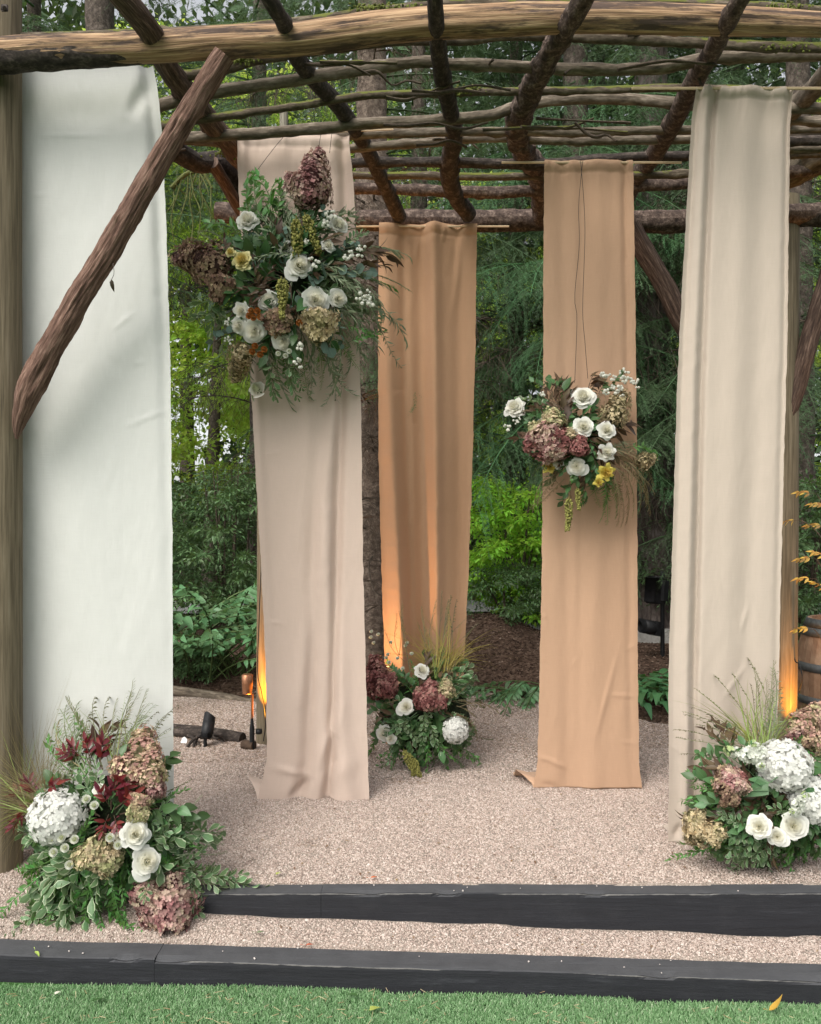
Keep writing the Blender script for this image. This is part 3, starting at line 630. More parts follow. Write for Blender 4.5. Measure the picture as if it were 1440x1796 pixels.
# ------------------------------------------------------------------ fabric drapes on laths
def drape(label, prof, Y, bottom, mat, folds=(), creases=(), tail=None, seed=0, pocket=20, slack=.012, nu=96, nvv=330):
    """prof: (py, px left, px right) of the cloth edges; folds: (u top, u bottom, width, amount top, amount bottom)"""
    p = np.array(prof, float); ys = np.linspace(p[0, 0], bottom, nvv)
    xl = np.interp(ys, p[:, 0], p[:, 1]); xr = np.interp(ys, p[:, 0], p[:, 2]); v = (ys - ys[0]) / (ys[-1] - ys[0])
    k = np.hanning(15); k /= k.sum()
    f = lambda a: np.convolve(np.pad(a, 7, 'edge'), k, 'valid')
    xl, xr = f(xl), f(xr)
    xl = xl + 1.2 * fbm(ys * .06, ys * 0, seed + 1) * 2; xr = xr + 1.2 * fbm(ys * .06, ys * 0 + 4, seed + 2) * 2
    u = np.linspace(0, 1, nu); PX = xl[:, None] + (xr - xl)[:, None] * u; PY = ys[:, None] + 0 * PX; VV = v[:, None] + 0 * PX
    D = slack * 2 * fbm(u[None] * 3.2 + VV * 1.4, VV * 2.2, seed, 2) * (.35 + VV)
    D = D + .005 * (fbm(u[None] * 9 + VV * 5, VV * 16 + u[None] * 2, seed + 40, 3)) + .0022 * fbm(u[None] * 26 - VV * 22, VV * 60, seed + 60, 2)
    for (a, b, w, h0, h1) in folds:
        uc = a + (b - a) * VV; D = D + (h0 + (h1 - h0) * VV) * np.exp(-((u[None] - uc) / w)**2)
    for (x0, y0, x1, y1, w, h) in creases:
        d = np.array([x1 - x0, y1 - y0], float); L2 = d @ d
        t = np.clip(((PX - x0) * d[0] + (PY - y0) * d[1]) / L2, 0, 1)
        dd = np.hypot(PX - x0 - t * d[0], PY - y0 - t * d[1]); D = D - h * (1.15 if w <= 6 else 1.) * np.exp(-(dd / w)**2) * np.sin(np.pi * np.clip(t, .06, .94))
    # pocket of cloth sewn round the lath: a bulge above a puckered seam
    if pocket:
        s = (PY - ys[0]) / pocket; D = D - .010 * np.exp(-((s - .38) / .45)**2) + .004 * np.exp(-((s - 1.02) / .12)**2)
        D = D + .006 * (vn(u[None] * 26, s * .7, seed + 3) - .5) * np.exp(-((s - 1.) / 1.4)**2)
    YY = Y + D
    X = (PX - CX) / F * YY; Z = HC - (PY - HY) / F * Y
    V = np.stack([X, YY, Z], -1)
    if tail:                                                     # the spare cloth lies on the gravel behind and to one side
        tx, ty, tz = tail; n2 = 26; s = np.linspace(0, 1, n2)[1:]
        last = V[-1]; rows = []
        for q in s:
            r = last.copy(); bend = math.sin(min(q * 5, math.pi / 2))
            r[:, 0] += tx * min(1, q * 3.5); r[:, 1] += ty * q + .012 * bend
            g0 = gravel_z(r[:, 0], r[:, 1]) + .013
            r[:, 2] = np.maximum(g0 + .006 * np.sin(u * 9 + q * 7), last[:, 2] * (1 - bend) + g0 * bend) + tz * np.sin(min(1, q * 1.25) * math.pi) * (1 - u)**3
            rows.append(r)
        V = np.concatenate([V, np.array(rows)])
    nv = len(V); i, j = np.meshgrid(np.arange(nv - 1), np.arange(nu - 1), indexing='ij'); b = (i * nu + j).ravel()
    g = G(); Wm = (xr - xl).mean() / F * Y; Lm = (bottom - ys[0]) / F * Y
    UU, VU = np.meshgrid(u * Wm, np.linspace(0, Lm, nv)); 
    g.add(V.reshape(-1, 3), np.column_stack([b, b + nu, b + nu + 1, b + 1]), uv=np.stack([UU, VU], -1).reshape(-1, 2))
    o = link('fabric_drape', g.mesh('fabric_drape', mat))
    return tag(o, label, 'drape', 'long fabric drapes hanging from the pergola')
C_W = m_cloth('white_cloth', (.575, .58, .55), .12); C_B = m_cloth('blush_cloth', (.61, .487, .41), .15)
C_O = m_cloth('apricot_cloth', (.515, .315, .19), .2); C_T = m_cloth('terracotta_cloth', (.51, .328, .215), .15); C_C = m_cloth('cream_cloth', (.495, .42, .352), .13)
drape('wide white cloth drape beside the thick round front post', [(112, 33, 268), (160, 34, 278), (230, 35, 284), (400, 35, 292), (650, 35, 299), (900, 35, 302), (1500, 35, 305)], 3.50, 1492, C_W,
      folds=[(.95, 1.0, .05, .03, -.004), (.1, .2, .2, -.01, .02), (.6, .5, .25, .0, -.015)], creases=[(60, 240, 200, 236, 3, .003), (225, 215, 268, 122, 14, -.02), (190, 640, 310, 530, 30, .006), (190, 585, 240, 545, 4, .003), (215, 750, 300, 715, 4, .003), (60, 200, 230, 200, 26, -.008), (40, 345, 100, 340, 3, .002), (230, 640, 260, 632, 3, .002)], seed=1, pocket=0, slack=.012)
drape('blush beige cloth drape behind the largest hanging flowers', [(236, 415, 612), (258, 416, 614), (330, 418, 621), (700, 441, 633), (1000, 458, 637), (1200, 467, 642), (1330, 468, 645), (1375, 459, 647), (1405, 450, 648)], 4.25, 1404, C_B,
      folds=[(.95, .62, .05, .03, .05), (.75, .38, .07, .01, .04), (.35, .8, .10, -.012, -.03), (.05, .05, .04, -.02, 0)], creases=[(600, 560, 570, 900, 10, .014), (570, 900, 520, 1290, 14, .02), (545, 1368, 505, 1404, 7, -.03), (548, 1362, 600, 1240, 10, .018), (475, 1345, 545, 1362, 6, .008), (530, 1390, 640, 1320, 18, .01), (470, 1090, 500, 1094, 3, .003), (455, 800, 500, 790, 3, .002)], tail=(-.06, .25, .07), seed=2, slack=.006)
drape('narrow apricot cloth drape hanging from the back beam', [(392, 665, 837), (420, 664, 836), (600, 663, 834), (800, 664, 829), (1000, 669, 822), (1140, 674, 815), (1300, 677, 811)], 5.24, 1305, C_O,
      folds=[(.06, .26, .085, -.02, -.10), (.55, .68, .075, -.05, -.09), (.42, .5, .10, .03, .06), (.8, .92, .08, .03, .04), (.25, .36, .05, .02, .02)], creases=[(810, 400, 795, 560, 7, .02), (735, 395, 730, 470, 6, .008), (688, 396, 700, 520, 7, .008), (780, 395, 776, 430, 4, .01)], seed=3, slack=.02)
drape('terracotta cloth drape behind the smaller hanging flowers', [(281, 955, 1110), (300, 954, 1111), (500, 953, 1114), (800, 952, 1117), (1000, 950, 1118), (1200, 946, 1119), (1340, 943, 1121), (1384, 935, 1126)], 4.43, 1383, C_T,
      folds=[(.2, .3, .08, .012, .012), (.62, .55, .1, -.012, -.012), (.9, .92, .04, .02, .004), (.42, .4, .05, .008, .004)], creases=[(1068, 1218, 1119, 1222, 3, .005), (1088, 1130, 1040, 1310, 5, .006), (948, 1326, 1000, 1350, 4, .006), (945, 1330, 962, 1332, 3, .004), (950, 1155, 962, 1160, 3, .003), (1085, 1300, 1119, 1305, 3, .003), (1095, 1142, 1118, 1130, 3, .003), (945, 1375, 985, 1383, 6, -.008), (958, 495, 970, 500, 3, .003), (1000, 1175, 1015, 1150, 3, .002), (950, 1080, 962, 1082, 3, .003)], tail=(-.08, .25, .06), seed=4, slack=.007)
drape('tall cream cloth drape near the barrel and lit post', [(152, 1222, 1392), (175, 1219, 1390), (205, 1213, 1386), (350, 1205, 1384), (600, 1191, 1381), (700, 1187, 1378), (1000, 1178, 1370), (1200, 1172, 1366), (1330, 1173, 1362), (1440, 1172, 1354), (1482, 1171, 1348)], 3.67, 1478, C_C,
      folds=[(.2, .24, .035, .03, .035), (.14, .17, .05, -.012, -.02), (.55, .5, .1, -.012, -.008), (.75, .7, .1, .012, .008), (.04, .04, .03, .02, 0), (.97, .97, .03, .025, 0)], creases=[(1310, 1165, 1265, 1230, 4, .005), (1172, 1305, 1195, 1320, 3, .003), (1180, 1470, 1200, 1440, 6, -.012), (1225, 1135, 1205, 1400, 10, .012), (1312, 1060, 1300, 1110, 4, .004)], tail=(.03, .16, .0), seed=5, slack=.008)
def lath(label, x0, x1, py, Y):
    a, b = P(x0, py, Y), P(x1, py + (0 if x0 > 500 else -14), Y); g = G(); c = (a + b) / 2
    box(g, (0, 0, 0), (.011, np.linalg.norm(b - a), .011), basis(b - a, np.array([0, -.3, 1.])))
    o = link('hanging_lath', g.mesh('hanging_lath', WD_LATH, False), None, M4(np.eye(3), c)); tag(o, label, 'lath', 'pale laths holding the drapes')
lath('pale wooden lath through the top of the blush drape', 412, 690, 240, 4.252)
lath('pale wooden lath through the top of the narrow apricot drape', 622, 893, 397, 5.242)
lath('pale wooden lath through the top of the terracotta drape', 880, 1195, 285, 4.432)
lath('pale wooden lath through the top of the tall cream drape', 1108, 1450, 155, 3.672)
lath('pale wooden lath tucked behind the peeled log above the white drape', 20, 270, 112, 3.505)
# ------------------------------------------------------------------ flowers: one mesh per kind and variant, shared by its copies
M_WHITE = m_petal('white_petal', (1, 1, 1), .42); M_YEL = m_petal('yellow_petal', (1, 1, 1), .32)
M_HYD = m_petal('hydrangea_floret', (1, 1, 1), .25, .7, .12)
def rose(seed, out_c, in_c, n=27, openv=1., wave=.012):
    """spiral of cupped petals: a tight standing heart, then petals that open and roll back to a point"""
    r = np.random.default_rng(seed); g = G(); a = np.linspace(-1, 1, 7); b = np.linspace(0, 1, 8); A, B = np.meshgrid(a, b)
    for i in range(n):
        t = i / (n - 1); th0 = i * 2.39996 + r.normal(0, .14)
        rt = (.012 + .42 * t**.92) * (.55 + .45 * openv) * r.uniform(.96, 1.05); zt = .40 - .36 * t**1.25; rb = .02 + .06 * t; zb = .10 - .24 * t     # rim and foot of this petal
        tip = 1 + (.07 * t) * (1 - np.abs(A)**1.2) - (.10 + .06 * t) * np.abs(A)**2.4; bb = B * tip; q_ = bb * np.pi / 2
        rr = rb + (rt - rb) * np.sin(np.clip(q_, 0, 1.75))**.8 * (1 + .0 * A); z = zb + (zt - zb) * (.35 * bb + .65 * (1 - np.cos(q_)))
        roll = np.clip(bb - .70, 0, 1) * t * openv; rr = rr + roll * (.30 + .1 * r.normal()); z = z - roll * .34
        half = (1.5 - .78 * t) * np.clip(.5 + 1.2 * B - .8 * B**2.5, .3, 1.0)
        rr = rr + .03 * t * np.abs(A)**2.5 * B + .014 * A * (1 - .6 * t) + wave * np.sin(A * 4 + i * 1.7) * B**2 * (.4 + t); rr = np.maximum(rr, .003)
        ang = th0 + A * half
        V = np.stack([rr * np.cos(ang), rr * np.sin(ang), z + wave * np.cos(A * 5 + i * 2) * B * t], -1).reshape(-1, 3)
        m = 7; ii, jj = np.meshgrid(np.arange(7), np.arange(6), indexing='ij'); q = (ii * m + jj).ravel()
        k = np.clip(t * 1.3 - .15 + .25 * (B.ravel() - .5), 0, 1)[:, None]
        g.add(V, np.column_stack([q, q + 1, q + m + 1, q + m]), c=np.array(in_c) * (1 - k) + np.array(out_c) * k, a=r.random())
    V, T = SPH1; g.add(V * (.10, .10, .09) + (0, 0, -.05), T=T, c=(.09, .15, .05), a=.5)            # calyx
    for i in range(5):
        V, Q, uv = leaf_geo(.22, .07, 'lance', .5, .2, 3); B_ = basis((math.cos(i * 1.257), math.sin(i * 1.257), -.3), (0, 0, 1)); g.add(V @ B_.T + (0, 0, -.08), Q, c=(.08, .15, .05), a=.5)
    return g
WOUT, WIN = (.86, .855, .80), (.85, .825, .70)
def floret(g, p, nrm, s, c, r, np_=4, cup=.25):
    B = basis_z(nrm, r.uniform(0, 7)); av = r.random()
    for k in range(np_):
        an = k * tau / np_ + r.normal(0, .12); d = np.array([math.cos(an), math.sin(an)]); e = np.array([-d[1], d[0]]); L = s * r.uniform(.85, 1.1)
        h = cup * s
        V = np.array([[0, 0, 0], *[(d * L * x + e * L * y).tolist() + [h * zz] for x, y, zz in ((.45, -.42, .25), (.95, -.30, .9), (1.06, 0, .75), (.95, .30, .9), (.45, .42, .25), (.55, 0, .12))]])
        g.add(V @ B.T + p, [(0, 1, 6, 5), (1, 2, 3, 6), (6, 3, 4, 5)], c=np.array(c) * r.uniform(.85, 1.08), a=av)
def mophead(seed, n=240, c=(.80, .80, .755)):
    r = np.random.default_rng(seed); g = G(); V, T = SPH2; g.add(V * (.40, .40, .30), T=T, c=np.array(c) * .75, a=.5)
    for i in range(n):
        z = 1 - (i + .5) / n * 1.55; an = i * 2.39996; q = math.sqrt(max(0, 1 - z * z)); d = norm(np.array([q * math.cos(an), q * math.sin(an), z]) + r.normal(0, .06, 3))
        rad = .46 * r.uniform(.92, 1.06) * (1 + .05 * math.sin(d[0] * 5 + seed) * math.cos(d[1] * 6))
        floret(g, d * rad * (1, 1, .82), norm(d + r.normal(0, .18, 3)), .074 * r.uniform(.85, 1.15), c, r, 4, .14)
        # pale heart of each floret
    return g
def panicle(seed, cols, n=780, taper=.75, len_=1.0, fs=.040):
    """cone-shaped hydrangea head along +Z from 0 to 1, papery florets of mixed pigment"""
    r = np.random.default_rng(seed); g = G()
    pr = lambda z: .36 * (np.clip(z / .16, 0, 1)**.6) * (1 - taper * np.clip((z - .16) / .84, 0, 1)**1.25) 
    zz = np.linspace(.02, .97, 9); lathe(g, np.column_stack([pr(zz) * .62, zz * len_]), 10, c=np.array(cols[0]) * .8, a=.5)
    for i in range(int(n * (.55 + .45 * len_))):
        z = r.beta(1.15, 1.5); an = r.uniform(0, tau); q = pr(z) * r.uniform(.8, 1.08) * (1 + .16 * math.sin(an * 3 + z * 9 + seed)); sl = .5 if z > .16 else -.5
        p = np.array([q * math.cos(an), q * math.sin(an), z * len_ + r.normal(0, .015)])
        k = vn(an * 1.3 + seed, z * 4, seed) + r.normal(0, .16); k = min(.999, max(0, k)) * (len(cols) - 1); a = int(k); c = (np.array(cols[a]) * (1 - k + a) + np.array(cols[min(a + 1, len(cols) - 1)]) * (k - a)) * r.uniform(.9, 1.9)
        floret(g, p, norm(np.array([math.cos(an), math.sin(an), sl]) + r.normal(0, .28, 3)), fs * r.uniform(.75, 1.25), c, r, 4, .25)
    return g
PINK = [(.19, .085, .085), (.28, .15, .14), (.38, .26, .225), (.38, .31, .22), (.22, .11, .10)]
PALE = [(.30, .28, .15), (.38, .31, .20), (.39, .26, .2), (.29, .16, .14), (.34, .24, .17)]
GRN = [(.26, .27, .13), (.36, .34, .19), (.40, .32, .21), (.28, .22, .13)]
BRN = [(.11, .06, .05), (.19, .115, .085), (.27, .185, .125), (.32, .26, .16)]
TAN = [(.20, .18, .09), (.33, .275, .155), (.46, .385, .25), (.27, .2, .11)]
BURG = [(.12, .045, .04), (.19, .07, .065), (.29, .15, .13), (.25, .17, .12)]
def mum(seed, c, ce, rings=4, n=14):
    r = np.random.default_rng(seed); g = G()
    for k in range(rings):
        for i in range(n - k):
            an = (i + .5 * (k % 2)) / (n - k) * tau + r.normal(0, .05); el = R(8 + 62 * k / max(1, rings - 1)); d = np.array([math.cos(an) * math.cos(el), math.sin(an) * math.cos(el), math.sin(el)])
            V, Q, uv = leaf_geo(.40 * (1 - .14 * k), .26, 'round', -.5, -.3, 4); g.add(V @ basis(d, np.array([0, 0, 1.])).T + (0, 0, .04 * k), Q, c=np.array(c) * r.uniform(.9, 1.05), a=r.random())
    V, T = SPH2; g.add(V * (.17, .17, .1) + (0, 0, .22), T=T, c=ce, a=.4)
    V, T = SPH1; g.add(V * (.2, .2, .14) + (0, 0, -.06), T=T, c=(.07, .13, .04), a=.4)
    return g
def berries(seed, n=8):
    r = np.random.default_rng(seed); g = G(); pts = []
    for i in range(n):
        p = r.normal(0, .28, 3) * (1, 1, .6); pts.append(p); V, T = SPH2; s = r.uniform(.14, .2); g.add(V * s + p, T=T, c=(.80, .80, .72), a=r.random()); V, T = SPH0; g.add(V * s * .2 + p + norm(p) * s * .98, T=T, c=(.1, .08, .05), a=.5)
    for p in pts: tube(g, [p, p * .5 + (0, 0, -.15), (0, 0, -.5)], .02, 4, 4, cap=False, c=(.12, .14, .06), a=.5)
    return g
def amaranth(seed, c=(.30, .29, .085)):
    """hanging tassel along -Z"""
    r = np.random.default_rng(seed); g = G()
    for i in range(260):
        t = r.random(); w = .15 * (1 - .55 * t) * (.5 + .5 * min(1, t * 6)); an = r.uniform(0, tau); q = w * math.sqrt(r.uniform(.3, 1))
        p = np.array([q * math.cos(an) + .05 * math.sin(t * 3), q * math.sin(an), -t]); V, T = SPH0
        g.add(V * (.030, .030, .038) * r.uniform(.6, 1.2) + p, T=T, c=np.array(c) * r.uniform(.65, 1.4), a=r.random())
    tube(g, [(0, 0, .1), (0, 0, -.5), (.05, 0, -.98)], [.02, .02, .008], 5, 8, c=np.array(c) * .6)
    return g
def stock(seed):
    """upright spike of loose white flowers along +Z"""
    r = np.random.default_rng(seed); g = G(); tube(g, [(0, 0, -.3), (0, 0, 1)], [.03, .012], 5, 6, c=(.12, .2, .08))
    for i in range(46):
        t = r.random()**.8; an = i * 2.4; d = np.array([math.cos(an), math.sin(an), .5]); p = d * (.14 * (1 - .5 * t)) + (0, 0, t)
        floret(g, p, norm(d + r.normal(0, .3, 3)), .11 * (1 - .55 * t), (.82, .84, .76) if t < .85 else (.5, .6, .3), r, 5, .4)
    return g
FL = {}
def fl_mesh(k, v, asp=1.):
    if (k, v, asp) in FL: return FL[k, v, asp]
    s = hash_str(k) + v * 7
    nm, g, m = {
        'rose': lambda: ('white_rose', rose(s, WOUT, WIN, (24, 27, 29, 25, 28)[v % 5], (1., .8, 1.08, .9, 1.)[v % 5], (.012, .02, .016, .024, .03)[v % 5]), M_WHITE), 'frill': lambda: ('white_lisianthus', rose(s, WOUT, WIN, 24, 1.0, .05), M_WHITE),
        'bud': lambda: ('white_rosebud', rose(s, WOUT, (.66, .68, .45), 20, .5), M_WHITE), 'yrose': lambda: ('yellow_rose', rose(s, (.80, .74, .40), (.72, .58, .18), 24, .9, .04), M_YEL),
        'ylil': lambda: ('yellow_lisianthus', rose(s, (.72, .62, .14), (.6, .42, .1), 16, 1.1, .08), M_YEL),
        'mop': lambda: ('white_hydrangea', mophead(s), M_WHITE), 'pink': lambda: ('pink_hydrangea', panicle(s, PINK, 780, .7, asp), M_HYD), 'pale': lambda: ('tan_pink_hydrangea', panicle(s, PALE, 800, .7, asp), M_HYD),
        'green': lambda: ('green_tan_hydrangea', panicle(s, GRN, 760, .6, asp), M_HYD), 'brown': lambda: ('brown_hydrangea', panicle(s, BRN, 780, .7, asp), M_HYD), 'tan': lambda: ('golden_tan_hydrangea', panicle(s, TAN, 720, .55, asp), M_HYD),
        'burg': lambda: ('burgundy_hydrangea', panicle(s, BURG, 780, .65, asp), M_HYD), 'mum': lambda: ('white_button_chrysanthemum', mum(s, (.82, .83, .74), (.48, .53, .2), 5, 18), M_WHITE),
        'omum': lambda: ('orange_button_chrysanthemum', mum(s, (.42, .15, .035), (.34, .17, .05), 4, 12), M_YEL), 'berry': lambda: ('snowberry_cluster', berries(s), M_WHITE),
        'amar': lambda: ('hanging_amaranth', amaranth(s), M_HYD), 'stock': lambda: ('white_stock_spike', stock(s), M_WHITE)}[k]()
    FL[k, v, asp] = (nm, g.mesh(nm, m)); return FL[k, v, asp]
NV = dict(rose=5, frill=2, mop=2, pink=3, pale=2, brown=2, mum=2, berry=3)

# ------------------------------------------------------------------ greenery kinds
K = {}
def kd(key, *a, **k): K[key] = kind(*a, **k)
L_RUS = m_leaf('ruscus_leaf', (.09, .215, .055), rough=.32); L_PIT = m_leaf('variegated_leaf', (.12, .205, .095), margin=(.40, .46, .30), rough=.4)
L_OLV = m_leaf('olive_leaf', (.24, .29, .175), rough=.5, tcol=(.2, .24, .14)); L_SAL = m_leaf('salal_leaf', (.062, .128, .046), rough=.38, trans=.18)
L_BRZ = m_leaf('bronze_leaf', (.085, .055, .032), rough=.38, trans=.2, tcol=(.2, .08, .03)); L_RED = m_leaf('dark_red_leaf', (.14, .022, .026), rough=.38, trans=.25, tcol=(.35, .02, .03))
L_EUC = m_leaf('eucalyptus_leaf', (.115, .18, .14), rough=.6, trans=.2, tcol=(.15, .25, .16)); L_FRN = m_leaf('fern_leaf', (.13, .22, .065), rough=.5, trans=.35)
L_GRV = m_leaf('grey_fern_leaf', (.18, .22, .13), rough=.55); L_FTH = m_leaf('dry_brown_frond', (.24, .195, .11), rough=.8, hue=.015)
L_GRS = m_leaf('grass_blade', (.23, .30, .085), rough=.45, trans=.35); L_GLD = m_leaf('golden_grass', (.38, .32, .10), rough=.5, trans=.35); L_OAT = m_leaf('seed_grass', (.14, .145, .075), rough=.7, trans=.25)
L_BIG = m_leaf('hydrangea_leaf', (.07, .14, .06), rough=.45, trans=.2)
S_GRN = m_plain('green_stem', (.08, .12, .04), .6); S_BRN = m_plain('brown_stem', (.09, .06, .04), .7)
kd('rus', 'ruscus_sprig', L_RUS, .045, .020, 'point', 24, 2, 48, .45, .26, smat=S_GRN, split=True, ns=4, size_end=.7)
kd('rusj', 'ruscus_sprig', L_RUS, .034, .014, 'point', 26, 2, 48, .45, .24, ns=3)
kd('pit', 'pittosporum_sprig', L_PIT, .052, .026, 'obov', 18, 3, 62, .45, .20, smat=S_GRN, split=True, ns=4, flat=.2, curl=.15)
kd('pitj', 'pittosporum_sprig', L_PIT, .046, .024, 'obov', 18, 3, 62, .45, .18, flat=.2, curl=.15)
kd('olv', 'olive_sprig', L_OLV, .058, .012, 'lance', 24, 2, 38, .5, .28, ns=3, flat=.2, smat=S_BRN)
kd('wil', 'willow_sprig', L_OLV, .060, .011, 'lance', 26, 2, 42, .95, .30, ns=3, droop=.9, up=.2)
kd('sal', 'salal_sprig', L_SAL, .062, .036, 'ovate', 8, 1, 65, .35, .17, split=True, smat=S_BRN, flat=.3, curl=.25)
kd('salj', 'salal_sprig', L_SAL, .055, .032, 'ovate', 9, 1, 65, .35, .16, flat=.3, curl=.25)
kd('brz', 'bronze_leaf_sprig', L_BRZ, .072, .027, 'lance', 8, 1, 52, .3, .17, split=True, smat=S_BRN, flat=.3, curl=.3)
kd('red', 'red_leaf_sprig', L_RED, .072, .024, 'lance', 9, 3, 58, .2, .11, split=True, smat=S_BRN, flat=.2, start=.35, curl=.25)
kd('euc', 'eucalyptus_sprig', L_EUC, .042, .044, 'round', 7, 1, 70, .4, .18, split=True, smat=S_BRN, flat=.4, curl=.05, fold=.1)
kd('fern', 'fern_frond', L_FRN, .040, .0095, 'lance', 44, 2, 68, .45, .26, ns=2, flat=1., size_end=.25, start=.1)
kd('grv', 'grey_fern_frond', L_GRV, .044, .0066, 'lance', 40, 2, 55, .5, .26, ns=2, flat=1., size_end=.35)
kd('fth', 'dry_feathery_frond', L_FTH, .042, .0068, 'lance', 44, 2, 50, .65, .28, ns=2, flat=.7, size_end=.35, droop=.25)
kd('fine', 'fine_leaf_sprig', L_GRV, .016, .005, 'lance', 60, 2, 55, .3, .26, ns=2, flat=.2)
kd('smk', 'brown_astilbe_plume', L_FTH, .014, .0045, 'lance', 150, 3, 50, .4, .24, ns=2, flat=.1, size_end=.6, start=.3)
kd('oat', 'sea_oat_stem', L_OAT, .030, .010, 'lance', 15, 1, 40, .55, .34, ns=3, start=.55, droop=1.1, stem=(.0019, .0010), fold=.05)
kd('ast', 'airy_seed_stem', L_OAT, .040, .0042, 'lance', 26, 1, 34, .18, .32, ns=2, start=.4, stem=(.0018, .0009), size_end=.5, flat=.2)
kd('leaf', 'broad_leaf_stem', L_BIG, .075, .052, 'heart', 1, 1, 20, .2, .04, split=True, start=.8, size_end=1.)
kd('yel', 'autumn_leaf_sprig', m_leaf('autumn_leaf', (.46, .31, .08), rough=.5, trans=.35, tcol=(.7, .5, .1), hue=.03), .075, .033, 'lance', 6, 2, 42, .5, .16, split=True, start=.3, flat=.9, droop=.5, smat=S_BRN)
def grass_tuft(seed, n, L, w, arc, spread):
    r = np.random.default_rng(seed); g = G()
    for i in range(n):
        l = L * r.uniform(.55, 1.1); an = r.uniform(0, tau); lean = r.uniform(.05, spread); ar = arc * r.uniform(.4, 1.3); t = np.linspace(0, 1, 7)
        d = np.array([math.cos(an), math.sin(an)]); hz = l * (lean * t + ar * t**2.2); up = l * (t - .35 * ar * t**2.6)
        c = np.stack([d[0] * hz, up, d[1] * hz], 1) + np.r_[r.normal(0, .006), 0, r.normal(0, .006)]; sd = norm(np.array([-d[1], .0, d[0]]) + r.normal(0, .4, 3)); ww = w * (1 - t**2 * .93)[:, None] * r.uniform(.6, 1.2)
        V = np.stack([c - sd * ww, c + sd * ww], 1).reshape(-1, 3); Q = [(2 * q, 2 * q + 1, 2 * q + 3, 2 * q + 2) for q in range(6)]
        g.add(V, Q, uv=np.tile([[-.6, .5], [.6, .5]], (7, 1)), a=r.random())
    return g
GT = {}
def tuft_mesh(key, v):
    if (key, v) not in GT:
        g, nm, m = {'grs': lambda: (grass_tuft(v + 3, 34, .26, .0019, .55, .5), 'grass_tuft', L_GRS), 'gld': lambda: (grass_tuft(v + 9, 60, .24, .0017, .75, .4), 'golden_grass_tuft', L_GLD), 'brg': lambda: (grass_tuft(v + 19, 170, .30, .0010, 1.0, .6), 'brown_fountain_grass', L_FTH)}[key]()
        GT[key, v] = g.mesh(nm, m)
    return GT[key, v]

